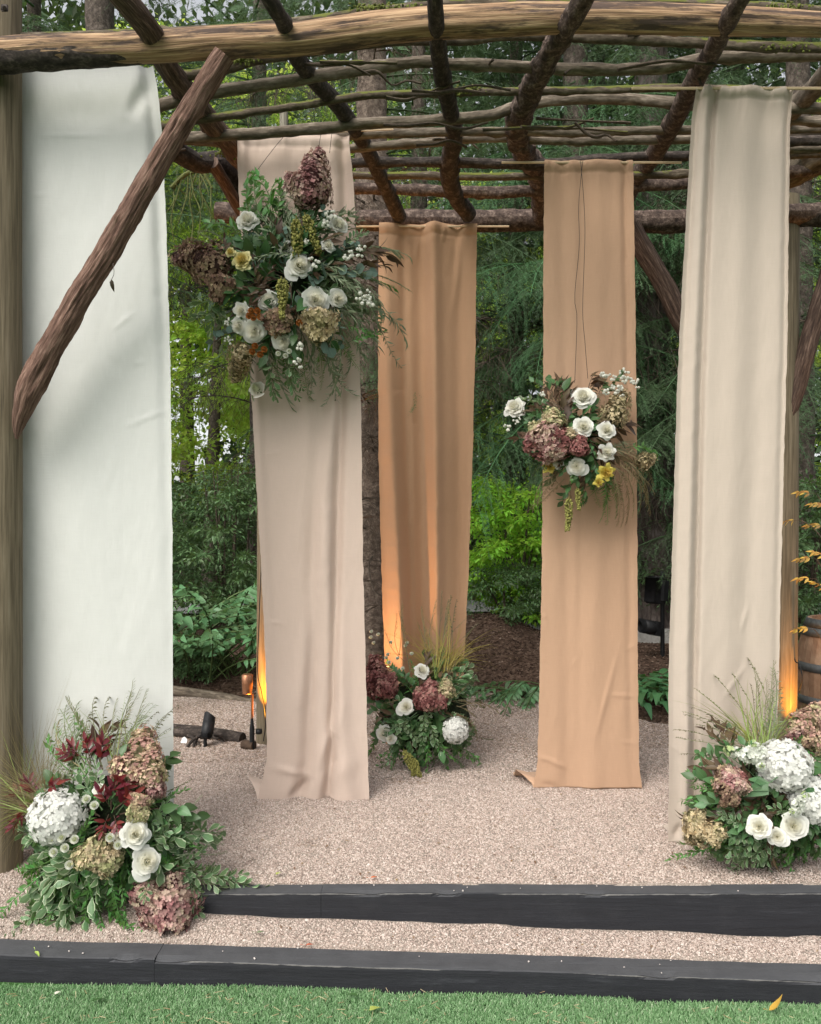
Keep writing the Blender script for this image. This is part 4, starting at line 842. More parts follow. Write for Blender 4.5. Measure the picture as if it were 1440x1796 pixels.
# ------------------------------------------------------------------ flower arrangements
class Arr:
    def __init__(s, name, label, cat, cx, cy, rx, ry, Y, bulge, foot, group, seed, lean=0.):
        s.o = thing(name, label, cat, foot, group); s.foot = np.array(foot, float); s.cx, s.cy, s.rx, s.ry, s.Y, s.b = cx, cy, rx, ry, Y, bulge
        s.r = np.random.default_rng(seed); s.k = 0; s.lean = lean
    def depth(s, px, py):
        q = ((px - s.cx) / s.rx)**2 + ((py - s.cy) / s.ry)**2
        return s.Y - s.b * math.sqrt(max(0, 1 - q)) - s.lean * (py - s.cy) / s.ry
    def at(s, px, py, dz=0.):
        Y = s.depth(px, py) + dz
        for _ in range(60):                                      # nothing sinks into the gravel
            p = P(px, py, Y)
            if p[2] > float(gravel_z(p[0], p[1])) + .012 or Y < 2.9: break
            Y -= .012
        return p
    def outward(s, p, tow=.55):
        c = P(s.cx, s.cy + .25 * s.ry, s.Y + .05); return norm(norm(p - c) + tow * norm(np.array([0, 0, HC + .2]) - p) * 1.0)
    def flower(s, k, px, py, d, dz=0., face=None, sx=1., tow=.9):
        s.k += 1; p = s.at(px, py, dz - .03); v = s.k % NV.get(k, 1); nm, me = fl_mesh(k, v); sz = d / F * p[1] * (.88 if k == 'rose' else 1.)
        n = s.outward(p, tow) if face is None else norm(face)
        o = link(nm, me, s.o, M4(basis_z(n, s.r.uniform(0, 7)), p - s.foot - n * sz * .25, sz)); return o
    def head(s, k, x0, y0, x1, y1, wpx, d0=0., d1=0.):
        """cone head from its broad foot to its tip, with width in photo pixels"""
        s.k += 1; a, b = s.at(x0, y0, d0), s.at(x1, y1, d1); v = s.k % NV.get(k, 1); L = np.linalg.norm(b - a); w = wpx / F * a[1] / .72; asp = float(np.clip(round(L / w * 4) / 4, .5, 2.)); nm, me = fl_mesh(k, v, asp); q = L / asp / w
        return link(nm, me, s.o, M4(basis_z(b - a, s.r.uniform(0, 7)), a - s.foot, (w, w, w * q)))
    def sprig(s, k, x0, y0, x1, y1, d0=.05, d1=0., face=(0, -1, .5), scale=None):
        s.k += 1; a, b = s.at(x0, y0, d0), s.at(x1, y1, d1); return s.sprig3(k, a, b, face, scale)
    def sprig3(s, k, a, b, face=(0, -1, .5), scale=None):
        kk = K[k]; L = np.linalg.norm(b - a); sc = L / kk.length if scale is None else scale; sc = float(np.clip(sc, .72, 1.6)); z = norm(np.array(face, float) + s.r.normal(0, .3, 3))
        y = norm(b - a) + z * kk.arc * .45
        if L < kk.length * sc: a = b - norm(b - a) * kk.length * sc
        o = put_sprig(kk, s.o, M4(basis(y, z), a - s.foot, sc * s.r.uniform(.95, 1.08)), s.k % 4); return o
    def tuft(s, key, x0, y0, x1, y1, sc=1., d=.0):
        s.k += 1; a, b = s.at(x0, y0, d), s.at(x1, y1, d); me = tuft_mesh(key, s.k % 2)
        return link(me.name.split('.')[0], me, s.o, M4(basis(b - a, np.array([0, -1., .2])), a - s.foot, np.linalg.norm(b - a) / .26 * sc))
    def fill(s, kinds, n, r0=.2, r1=.9, d0=.10, d1=.0, a0=0, a1=360, cxo=0, cyo=0):
        """greenery radiating from inside the arrangement"""
        for i in range(n):
            an = R(s.r.uniform(a0, a1)); q0 = r0 * s.r.uniform(.3, 1.2); q1 = r1 * s.r.uniform(.65, 1.1); k = kinds[i % len(kinds)]
            x0, y0 = s.cx + cxo + s.rx * q0 * math.cos(an), s.cy + cyo + s.ry * q0 * math.sin(an); x1, y1 = s.cx + cxo + s.rx * q1 * math.cos(an + s.r.normal(0, .2)), s.cy + cyo + s.ry * q1 * math.sin(an + s.r.normal(0, .2))
            s.sprig(k, x0, y0, x1, y1, d0, d1 + s.r.uniform(-.03, .06))
    def core(s, sx=.55, sy=.55, sy_off=0.):
        """dark moss-wrapped base the stems are pushed into"""
        g = G(); V, T = SPH2; V = V * (1 + .25 * np.array([vn(p[0] * 3 + 9, p[1] * 3 + p[2] * 3, 5) for p in V]) - .12)[:, None]
        p = P(s.cx, s.cy + sy_off, s.Y + .02); g.add(V * (sx * s.rx / F * s.Y, max(.05, s.b * .55), sy * s.ry / F * s.Y) + p - s.foot, T=T)
        link('moss_base', g.mesh('moss_base', m_plain('moss_base', (.02, .028, .012), .95, var=.6, sc=60, bump=.8)), s.o)
    def list(s, rows):
        for r in rows:
            f = {'f': s.flower, 'h': s.head, 's': s.sprig, 't': s.tuft}[r[0]]; f(*r[1:])
WIRE = m_plain('dark_wire', (.03, .025, .02), .5, .3)
def wires(A, rows):
    for pts in rows:
        g = G(); tube(g, np.array([P(*p) for p in pts]) - A.foot, .0014, 5, 24); link('hanging_wire', g.mesh('hanging_wire', WIRE), A.o)
gh, gf = 'flower clouds hanging before the drapes', 'flower arrangements set on the gravel'

# --- the large hanging one
A = Arr('hanging_flowers', 'large hanging cloud of white roses, burgundy hydrangea and olive branches before the blush drape', 'flowers', 510, 490, 190, 200, 4.08, .24, P(510, 490, 4.08), gh, 1)
A.core(.42, .42)
A.fill(['sal', 'salj', 'salj', 'brz', 'salj', 'euc'], 40, .15, .62, .06, -.02)
A.fill(['rusj', 'olv', 'salj', 'pitj', 'fine', 'olv'], 52, .35, .95, .06, .02)
A.fill(['olv', 'wil', 'grv'], 26, .4, 1.1, .03, .0, -60, 100)
A.fill(['olv', 'rusj', 'olv', 'pitj'], 20, .5, 1.08, .05, .02, 100, 280)
A.list([
 ('f', 'rose', 431, 380, 48), ('f', 'rose', 527, 462, 60), ('f', 'rose', 556, 525, 64), ('f', 'rose', 443, 582, 48), ('f', 'rose', 497, 600, 52), ('f', 'rose', 469, 527, 46, .02), ('f', 'bud', 447, 678, 44, .0, (-.25, -.9, .35)),
 ('f', 'rose', 597, 390, 46), ('f', 'rose', 500, 432, 36, .04), ('f', 'frill', 577, 428, 26), ('f', 'frill', 421, 545, 34), ('f', 'frill', 416, 572, 32), ('f', 'rose', 596, 523, 44, .03), ('f', 'yrose', 421, 453, 40), ('f', 'yrose', 402, 440, 20),
 ('h', 'pink', 536, 356, 560, 266, 74, -.02, -.05), ('h', 'pink', 528, 330, 502, 306, 36, .02, 0), ('h', 'pink', 556, 352, 575, 318, 44, 0, -.02),
 ('h', 'brown', 395, 470, 304, 448, 74, .0, -.02), ('h', 'brown', 392, 485, 380, 530, 56, .0, -.02), ('h', 'brown', 350, 440, 322, 466, 56, .01, 0), ('h', 'brown', 484, 545, 500, 585, 62, -.01, -.03), ('h', 'brown', 472, 572, 512, 560, 46, -.01, -.03),
 ('h', 'tan', 560, 543, 560, 602, 70, -.01, -.03), ('h', 'tan', 428, 605, 412, 670, 46, .0, -.02),
 ('f', 'amar', 520, 366, 80, -.06, (0.05, -.15, 1)), ('f', 'amar', 530, 362, 70, -.03, (-.35, -.1, 1)), ('f', 'amar', 493, 474, 66, -.07, (0, -.1, 1)), ('f', 'amar', 501, 478, 56, -.05, (.15, -.1, 1)),
 *[('f', 'omum', x, y, 17, -.02) for x, y in ((440, 545), (451, 545), (444, 557), (456, 556), (436, 554), (447, 607), (442, 617), (456, 622), (463, 613), (525, 566))],
 *[('f', 'mum', x, y, 14, -.02) for x, y in ((488, 620), (501, 624), (507, 616))],
 *[('f', 'berry', x, y, d, -.03) for x, y, d in ((526, 611, 17), (521, 636, 17), (580, 380, 18), (574, 391, 16), (555, 460, 18), (637, 522, 18), (650, 530, 18), (618, 445, 17), (635, 437, 15), (607, 450, 14), (397, 567, 12), (400, 598, 12), (538, 421, 11), (584, 372, 15), (645, 518, 14))],
 *[('s', 'rus', x0, y0, x1, y1, .03, -.02) for x0, y0, x1, y1 in ((470, 400, 428, 282), (480, 390, 452, 258), (488, 392, 490, 300), (470, 395, 468, 300), (455, 410, 400, 268), (440, 420, 352, 366), (600, 570, 668, 586), (640, 590, 672, 578))],
 *[('s', 'olv', x0, y0, x1, y1, .02, d) for x0, y0, x1, y1, d in ((560, 470, 640, 470, -.05), (560, 460, 660, 500, -.05), (500, 440, 470, 410, -.05), (520, 450, 450, 440, -.06), (570, 400, 618, 352, 0), (575, 480, 665, 530, -.02), (590, 470, 662, 560, -.02), (510, 430, 505, 350, -.04), (480, 420, 440, 340, -.02), (560, 470, 618, 500, -.08))],
 *[('s', 'brz', x0, y0, x1, y1, .02, d) for x0, y0, x1, y1, d in ((600, 450, 668, 425, -.02), (610, 450, 690, 438, -.02), (620, 470, 672, 455, 0), (450, 490, 440, 460, -.02), (470, 500, 442, 520, -.03), (460, 500, 470, 470, -.02), (450, 510, 425, 500, -.03), (400, 470, 390, 415, 0), (470, 510, 450, 530, -.04))],
 *[('s', 'wil', x0, y0, x1, y1, .02, d) for x0, y0, x1, y1, d in ((640, 520, 692, 640, 0), (645, 500, 690, 560, 0), (575, 610, 590, 710, 0), (560, 620, 520, 705, -.02), (580, 600, 620, 690, 0), (600, 590, 640, 650, 0), (590, 590, 600, 700, -.02), (540, 610, 545, 690, 0))],
 *[('s', 'fern', x0, y0, x1, y1, .02, -.02) for x0, y0, x1, y1 in ((520, 620, 500, 700), (530, 620, 540, 700), (490, 620, 480, 690), (560, 610, 575, 690), (590, 600, 640, 660))],
 *[('s', 'pit', x0, y0, x1, y1, .02, -.02) for x0, y0, x1, y1 in ((400, 540, 325, 520), (400, 550, 330, 548), (410, 560, 350, 560), (480, 630, 462, 690), (520, 640, 500, 690), (470, 640, 490, 700), (505, 640, 530, 680), (600, 430, 640, 400))],
 *[('s', 'euc', x0, y0, x1, y1, .02, -.03) for x0, y0, x1, y1 in ((420, 580, 358, 600), (590, 540, 610, 600), (570, 400, 565, 358), (540, 480, 560, 500), (440, 470, 460, 440), (580, 440, 620, 418))],
 *[('s', 'fine', x0, y0, x1, y1, .03, 0) for x0, y0, x1, y1 in ((380, 440, 310, 408), (380, 450, 320, 425), (390, 440, 340, 395), (400, 430, 350, 390))]])
wires(A, [[(450, 300, 4.1), (482, 258, 4.18), (513, 222, 4.25)], [(556, 282, 4.1), (562, 240, 4.2), (566, 215, 4.28)], [(578, 268, 4.1), (582, 235, 4.2), (586, 213, 4.28)]])

# --- the smaller hanging one
A = Arr('hanging_flowers', 'smaller hanging cloud of white roses and feathery brown fronds before the terracotta drape', 'flowers', 1015, 775, 115, 115, 4.28, .2, P(1015, 775, 4.28), gh, 2)
A.core(.4, .4)
A.fill(['salj', 'salj', 'sal', 'brz', 'rusj'], 30, .15, .65, .05, -.01)
A.fill(['salj', 'rusj', 'grv', 'fth', 'brz'], 26, .3, .95, .05, .02)
A.list([
 ('f', 'rose', 1023, 691, 48), ('f', 'rose', 1024, 746, 46), ('f', 'rose', 1066, 752, 40), ('f', 'rose', 1011, 818, 44), ('f', 'frill', 1067, 793, 34), ('f', 'frill', 899, 711, 40, .0, (-.5, -.8, .3)), ('f', 'frill', 912, 720, 20, .0, (.4, -.8, -.2)),
 ('f', 'ylil', 1065, 830, 30, -.02), ('f', 'ylil', 1051, 847, 17, -.02), ('f', 'ylil', 962, 818, 26, .04), ('f', 'frill', 978, 812, 24, .03),
 ('h', 'burg', 1000, 775, 918, 780, 72, -.01, .0), ('h', 'pink', 985, 765, 925, 770, 60, -.04, -.03), ('h', 'pink', 955, 788, 990, 796, 46, -.05, -.04), ('h', 'green', 972, 755, 966, 716, 46, .0, .0), ('h', 'green', 955, 762, 930, 748, 40, .01, .02), ('h', 'burg', 1014, 800, 1020, 762, 36, -.03, -.04), ('h', 'green', 1000, 770, 998, 750, 26, 0, 0),
 ('h', 'tan', 1070, 740, 1096, 690, 50, .03, .03), ('h', 'tan', 1120, 812, 1148, 803, 32, .0, .0),
 ('f', 'amar', 999, 862, 56, .0, (0.05, -.1, 1)), ('f', 'amar', 1012, 848, 38, .02, (-.1, -.1, 1)),
 *[('f', 'berry', x, y, d, -.02) for x, y, d in ((1058, 654, 16), (1077, 660, 14), (1097, 650, 13), (1099, 663, 16), (1110, 665, 16), (1117, 670, 13), (1066, 685, 14), (1076, 678, 15), (1085, 684, 16), (1090, 680, 12), (890, 749, 14), (905, 737, 10), (950, 689, 12))],
 *[('s', 'brz', x0, y0, x1, y1, .02, -.01) for x0, y0, x1, y1 in ((990, 720, 950, 690), (1000, 710, 975, 660), (985, 715, 940, 710), (1035, 690, 1050, 655), (1030, 690, 1040, 650), (960, 725, 920, 720), (970, 770, 910, 765), (985, 800, 960, 805), (985, 800, 985, 830), (1000, 720, 985, 680))],
 *[('s', 'sal', x0, y0, x1, y1, .02, -.02) for x0, y0, x1, y1 in ((1000, 700, 975, 665), (970, 690, 935, 665), (1050, 690, 1062, 668), (950, 720, 925, 738), (1020, 840, 1035, 880), (1010, 840, 985, 885), (1040, 800, 1050, 830), (1035, 770, 1045, 790), (1000, 720, 1005, 700), (1075, 670, 1085, 660))],
 *[('s', 'fth', x0, y0, x1, y1, .02, d) for x0, y0, x1, y1, d in ((1080, 790, 1150, 830, 0), (1085, 800, 1160, 860, 0), (1080, 810, 1170, 895, .0), (1085, 800, 1150, 880, 0), (1080, 790, 1135, 810, 0), (1075, 740, 1095, 690, -.02), (1070, 720, 1092, 700, -.02), (980, 830, 920, 880, 0), (985, 830, 925, 905, 0), (975, 830, 945, 862, 0), (1080, 820, 1140, 890, 0), (1090, 830, 1165, 850, 0), (1085, 850, 1110, 920, 0), (1060, 720, 1075, 690, -.03), (1075, 830, 1100, 930, .0))],
 *[('s', 'grv', x0, y0, x1, y1, .02, -.02) for x0, y0, x1, y1 in ((1070, 785, 1120, 770), (1075, 790, 1130, 790), (1070, 800, 1110, 815), (1080, 780, 1110, 760), (1060, 840, 1072, 900))],
 *[('s', 'fern', x0, y0, x1, y1, .02, -.01) for x0, y0, x1, y1 in ((1060, 840, 1070, 920), (1065, 840, 1110, 880), (1060, 840, 1055, 880), (1075, 850, 1090, 890))],
 *[('s', 'rus', x0, y0, x1, y1, .02, 0) for x0, y0, x1, y1 in ((1100, 785, 1170, 785), (1060, 830, 1080, 880), (1000, 690, 985, 660))],
 *[('s', 'smk', x0, y0, x1, y1, .02, -.01) for x0, y0, x1, y1 in ((1050, 730, 1090, 705), (1055, 740, 1085, 725), (1060, 730, 1098, 690), (1000, 860, 1000, 900))]])
A.list([('s', k, x0, y0, x1, y1, .02, d) for k, x0, y0, x1, y1, d in (('fth', 1085, 790, 1168, 845, .0), ('fth', 1085, 800, 1172, 875, .02), ('grv', 1080, 780, 1140, 800, -.02), ('fth', 1070, 810, 1130, 905, .0), ('grv', 1075, 800, 1145, 830, .0), ('fern', 1060, 840, 1075, 935, .0), ('fern', 1070, 840, 1100, 905, .0), ('fern', 1040, 840, 1050, 900, .0), ('fth', 985, 820, 915, 870, .0), ('fth', 990, 840, 940, 905, .0), ('grv', 1000, 845, 975, 900, .0), ('rus', 1020, 845, 1030, 900, -.02), ('pit', 960, 720, 915, 690, .0), ('sal', 1000, 700, 960, 660, .0))])
wires(A, [[(1008, 672, 4.3), (1012, 560, 4.32), (1008, 520, 4.32), (1016, 430, 4.35), (1015, 360, 4.38), (1022, 283, 4.42)], [(1031, 664, 4.3), (1026, 600, 4.3), (1022, 540, 4.32), (1026, 400, 4.36), (1020, 300, 4.4), (1018, 282, 4.42)]])

# --- on the gravel at the foot of the white drape, spilling over the step
A = Arr('floor_flowers', 'floor flowers with white hydrangea and red leaves spilling off the step by the white drape', 'flowers', 190, 1440, 190, 170, 3.26, .2, P(190, 1600, 3.2), gf, 3, lean=.07)
A.core(.6, .55, 20)
A.fill(['salj', 'sal', 'rusj', 'salj', 'pitj'], 46, .2, .75, .06, -.01)
A.fill(['rusj', 'pitj', 'salj'], 40, .4, .95, .05, .0, 20, 170)
A.fill(['pitj', 'rusj', 'rusj'], 34, .3, 1.0, .0, -.04, 50, 165, -10, 30)
A.fill(['pitj', 'rusj', 'rus', 'pitj'], 18, .5, 1.12, .0, -.05, 100, 160, -20, 40)
A.fill(['pitj', 'rusj'], 14, .4, 1.05, .0, -.03, 5, 50, 0, 20)
A.list([
 ('f', 'mop', 92, 1425, 106, -.02), ('f', 'rose', 239, 1462, 62, -.03), ('f', 'rose', 261, 1511, 66, -.03), ('f', 'rose', 174, 1383, 30, .04), ('f', 'rose', 208, 1468, 24, .0),
 ('h', 'pale', 232, 1378, 258, 1276, 82, .0, .0), ('h', 'pale', 222, 1352, 198, 1336, 52, .02, .02), ('h', 'pale', 262, 1380, 268, 1300, 56, -.03, -.02), ('h', 'pink', 265, 1395, 282, 1362, 42, -.01, 0), ('h', 'pale', 250, 1395, 240, 1420, 40, -.02, -.03), ('h', 'green', 226, 1420, 262, 1432, 42, -.02, -.03),
 ('h', 'green', 212, 1500, 128, 1505, 66, -.03, -.02), ('h', 'green', 170, 1508, 176, 1470, 62, -.03, -.05), ('h', 'green', 180, 1500, 200, 1530, 50, -.03, -.05),
 ('h', 'pink', 300, 1572, 296, 1638, 98, -.05, -.05), ('h', 'pink', 305, 1575, 308, 1524, 58, -.04, -.02), ('h', 'pink', 275, 1580, 232, 1560, 62, -.05, -.04), ('h', 'pink', 295, 1600, 342, 1592, 66, -.06, -.05), ('h', 'pink', 285, 1598, 250, 1622, 62, -.07, -.07), ('h', 'pink', 300, 1592, 322, 1630, 60, -.08, -.07),
 *[('f', 'mum', x, y, 22, -.03) for x, y in ((90, 1472), (107, 1469), (130, 1472), (113, 1487), (93, 1495), (121, 1517), (193, 1469), (207, 1482), (151, 1401), (165, 1412))],
 *[('s', 'red', x0, y0, x1, y1, .03, -.03) for x0, y0, x1, y1 in ((150, 1340, 125, 1305), (160, 1340, 150, 1300), (175, 1350, 180, 1305), (195, 1420, 200, 1370), (200, 1420, 230, 1395), (190, 1430, 180, 1455), (200, 1430, 205, 1450), (195, 1415, 175, 1390), (60, 1410, 25, 1385), (60, 1415, 30, 1430), (70, 1400, 50, 1372), (75, 1390, 90, 1375), (45, 1430, 18, 1450), (205, 1405, 225, 1372), (140, 1330, 110, 1320))],
 *[('s', 'rus', x0, y0, x1, y1, .0, d) for x0, y0, x1, y1, d in ((110, 1540, 70, 1590, -.06), (120, 1550, 90, 1620, -.08), (130, 1560, 60, 1630, -.1), (110, 1560, 40, 1640, -.1), (160, 1550, 160, 1610, -.1), (200, 1540, 190, 1600, -.1), (180, 1560, 200, 1620, -.12), (170, 1570, 170, 1640, -.12), (200, 1590, 235, 1640, -.12), (150, 1540, 120, 1600, -.1), (210, 1540, 225, 1590, -.1), (190, 1600, 250, 1635, -.1), (100, 1600, 110, 1650, -.1), (90, 1490, 60, 1500, -.02), (140, 1470, 150, 1440, -.03), (110, 1520, 80, 1520, -.04))],
 *[('s', 'pit', x0, y0, x1, y1, .0, d) for x0, y0, x1, y1, d in ((100, 1570, 80, 1640, -.08), (120, 1560, 110, 1630, -.1), (90, 1590, 20, 1635, -.06), (60, 1600, 5, 1640, -.05), (270, 1470, 320, 1440, .0), (280, 1450, 310, 1420, .02), (280, 1480, 330, 1470, 0), (300, 1530, 350, 1500, -.02), (310, 1530, 380, 1520, -.03), (330, 1530, 400, 1560, -.05), (340, 1530, 430, 1545, -.03), (370, 1535, 452, 1555, -.03), (330, 1540, 370, 1590, -.06), (320, 1540, 350, 1610, -.07), (300, 1520, 340, 1540, -.05), (90, 1460, 20, 1470, 0), (80, 1470, 30, 1480, 0), (260, 1540, 240, 1550, -.08), (350, 1540, 410, 1530, -.04), (270, 1440, 300, 1400, .02), (140, 1580, 130, 1610, -.12))],
 *[('s', 'fern', x0, y0, x1, y1, .02, d) for x0, y0, x1, y1, d in ((110, 1510, 50, 1505, -.03), (100, 1500, 62, 1490, -.03), (320, 1590, 350, 1610, -.05), (140, 1330, 60, 1300, .03), (150, 1330, 70, 1270, .04))],
 *[('s', 'grv', x0, y0, x1, y1, .03, .04) for x0, y0, x1, y1 in ((150, 1360, 85, 1230), (150, 1350, 100, 1215), (200, 1340, 225, 1200), (210, 1340, 260, 1215), (130, 1370, 70, 1320), (160, 1360, 130, 1330), (215, 1330, 225, 1250))],
 *[('s', 'ast', x0, y0, x1, y1, .03, .04) for x0, y0, x1, y1 in ((170, 1350, 120, 1215), (230, 1320, 222, 1195), (190, 1340, 200, 1210), (220, 1330, 255, 1205), (150, 1340, 155, 1240))],
 *[('s', 'oat', x0, y0, x1, y1, .03, .02) for x0, y0, x1, y1 in ((190, 1340, 165, 1205), (220, 1330, 265, 1230), (250, 1320, 300, 1260), (240, 1320, 290, 1240), (160, 1350, 140, 1240), (270, 1400, 330, 1370))],
 *[('s', 'brz', x0, y0, x1, y1, .03, .0) for x0, y0, x1, y1 in ((180, 1350, 165, 1270), (170, 1340, 190, 1270), (160, 1350, 140, 1290))],
 *[('s', 'rusj', x0, y0, x1, y1, .03, .02) for x0, y0, x1, y1 in ((150, 1340, 138, 1235), (120, 1350, 62, 1290), (140, 1350, 120, 1270), (160, 1370, 110, 1300))],
 *[('s', 'fine', x0, y0, x1, y1, .02, .0) for x0, y0, x1, y1 in ((300, 1480, 380, 1420), (310, 1490, 390, 1450), (320, 1490, 400, 1480), (300, 1470, 350, 1390), (310, 1500, 400, 1500), (320, 1500, 380, 1470))],
 ('t', 'grs', 205, 1350, 215, 1240, .8, .04), ('t', 'grs', 225, 1340, 260, 1250, .8, .03), ('t', 'grs', 50, 1410, 25, 1330, 1., .0), ('t', 'brg', 100, 1430, 40, 1350, .85, .02), ('t', 'brg', 90, 1410, 20, 1345, .8, .03), ('t', 'brg', 120, 1400, 85, 1330, .7, .03), ('t', 'brg', 60, 1420, 5, 1350, .8, .03), *[('s', k, x0, 1345, x1, y1, .03, .03) for k, x0, x1, y1 in (('grv', 160, 105, 1235), ('grv', 215, 245, 1215), ('ast', 200, 232, 1205), ('ast', 180, 110, 1210), ('oat', 230, 300, 1225), ('oat', 170, 150, 1200), ('fth', 200, 215, 1230), ('grv', 240, 290, 1260), ('fth', 140, 60, 1265))], ('t', 'grs', 70, 1430, 10, 1370, .9, .0)])

# --- at the foot of the narrow apricot drape
A = Arr('floor_flowers', 'floor flowers with golden grass and burgundy hydrangea at the foot of the narrow apricot drape', 'flowers', 745, 1240, 110, 110, 4.86, .22, P(745, 1335, 4.82), gf, 4, lean=.05)
A.core(.7, .6, 15)
A.fill(['salj', 'salj', 'rusj', 'pitj', 'brz'], 44, .2, .8, .06, -.01)
A.fill(['rusj', 'pitj', 'salj'], 34, .4, 1.0, .05, .0, 10, 175)
A.list([
 ('f', 'rose', 741, 1173, 34, .0, (.1, -.7, .6)), ('f', 'rose', 711, 1239, 38), ('f', 'rose', 670, 1287, 40), ('f', 'rose', 683, 1296, 24), ('f', 'mop', 803, 1281, 50, -.02),
 ('h', 'burg', 672, 1222, 655, 1150, 52, .0, .02), ('h', 'burg', 668, 1220, 690, 1180, 46, -.02, 0), ('h', 'burg', 655, 1215, 650, 1170, 40, .0, .0), ('h', 'burg', 742, 1245, 760, 1192, 50, -.01, .0), ('h', 'burg', 752, 1238, 732, 1205, 40, -.02, -.02), ('h', 'green', 780, 1225, 784, 1190, 34, .0, .0), ('h', 'burg', 765, 1240, 780, 1215, 34, .0, 0),
 ('f', 'amar', 705, 1308, 44, -.03, (-.45, -.2, 1)), ('f', 'amar', 722, 1322, 46, -.04, (-.3, -.3, 1)), ('f', 'amar', 730, 1328, 40, -.04, (0.2, -.4, 1)), ('f', 'amar', 715, 1315, 40, -.05, (-.2, -.4, 1)),
 *[('f', 'mum', x, y, 10, .02) for x, y in ((685, 1126), (714, 1127), (711, 1132), (722, 1146), (682, 1161), (706, 1172), (680, 1147), (651, 1107), (650, 1117), (655, 1127), (663, 1112), (697, 1154), (677, 1153))],
 *[('s', k, x0, 1180, x1, y1, .03, .04) for k, x0, x1, y1 in (('fth', 760, 740, 1090), ('ast', 770, 785, 1050), ('fth', 790, 825, 1110), ('ast', 720, 700, 1070), ('oat', 780, 810, 1060), ('smk', 790, 830, 1130), ('smk', 800, 845, 1170))], ('t', 'gld', 765, 1180, 775, 1100, 1.0, .02), ('t', 'gld', 780, 1180, 800, 1090, 1.0, .03), ('t', 'gld', 755, 1180, 745, 1110, .9, .03), ('t', 'gld', 790, 1175, 815, 1110, .9, .04), ('t', 'grs', 765, 1190, 768, 1130, .8, 0.),
 *[('s', 'ast', x0, y0, x1, y1, .02, .04) for x0, y0, x1, y1 in ((700, 1150, 690, 1075), (745, 1150, 740, 1060), (750, 1150, 760, 1050), (770, 1130, 775, 1040), (790, 1120, 815, 1075), (700, 1150, 705, 1060), (755, 1150, 730, 1090), (800, 1130, 840, 1090), (710, 1160, 660, 1095))],
 *[('s', 'oat', x0, y0, x1, y1, .02, .03) for x0, y0, x1, y1 in ((775, 1150, 790, 1035), (785, 1150, 800, 1045), (795, 1230, 870, 1240), (800, 1230, 860, 1215), (810, 1290, 880, 1300))],
 *[('s', 'smk', x0, y0, x1, y1, .03, .03) for x0, y0, x1, y1 in ((790, 1200, 815, 1150), (800, 1220, 830, 1190), (800, 1230, 835, 1230), (790, 1190, 800, 1140), (805, 1240, 840, 1255))],
 *[('s', 'fth', x0, y0, x1, y1, .02, .02) for x0, y0, x1, y1 in ((800, 1260, 860, 1290), (800, 1250, 850, 1265), (805, 1240, 880, 1225), (680, 1240, 655, 1265), (690, 1230, 650, 1240))],
 *[('s', 'pit', x0, y0, x1, y1, .02, -.03) for x0, y0, x1, y1 in ((700, 1270, 700, 1300), (690, 1275, 685, 1310), (745, 1260, 742, 1290), (755, 1270, 765, 1300), (755, 1250, 770, 1232), (740, 1280, 745, 1310), (710, 1270, 725, 1290), (765, 1300, 780, 1330), (690, 1330, 665, 1345))],
 *[('s', 'rus', x0, y0, x1, y1, .0, -.04) for x0, y0, x1, y1 in ((770, 1300, 800, 1340), (790, 1310, 840, 1340), (780, 1320, 820, 1345), (680, 1320, 655, 1330), (690, 1330, 680, 1350), (800, 1310, 850, 1330), (770, 1310, 770, 1345), (650, 1315, 640, 1340))],
 *[('s', 'sal', x0, y0, x1, y1, .0, -.04) for x0, y0, x1, y1 in ((720, 1300, 735, 1340), (730, 1310, 740, 1345), (700, 1310, 705, 1340), (720, 1200, 700, 1180), (700, 1190, 690, 1170))],
 *[('s', 'brz', x0, y0, x1, y1, .03, .02) for x0, y0, x1, y1 in ((790, 1160, 810, 1150), (780, 1170, 800, 1185), (690, 1250, 680, 1280))]])

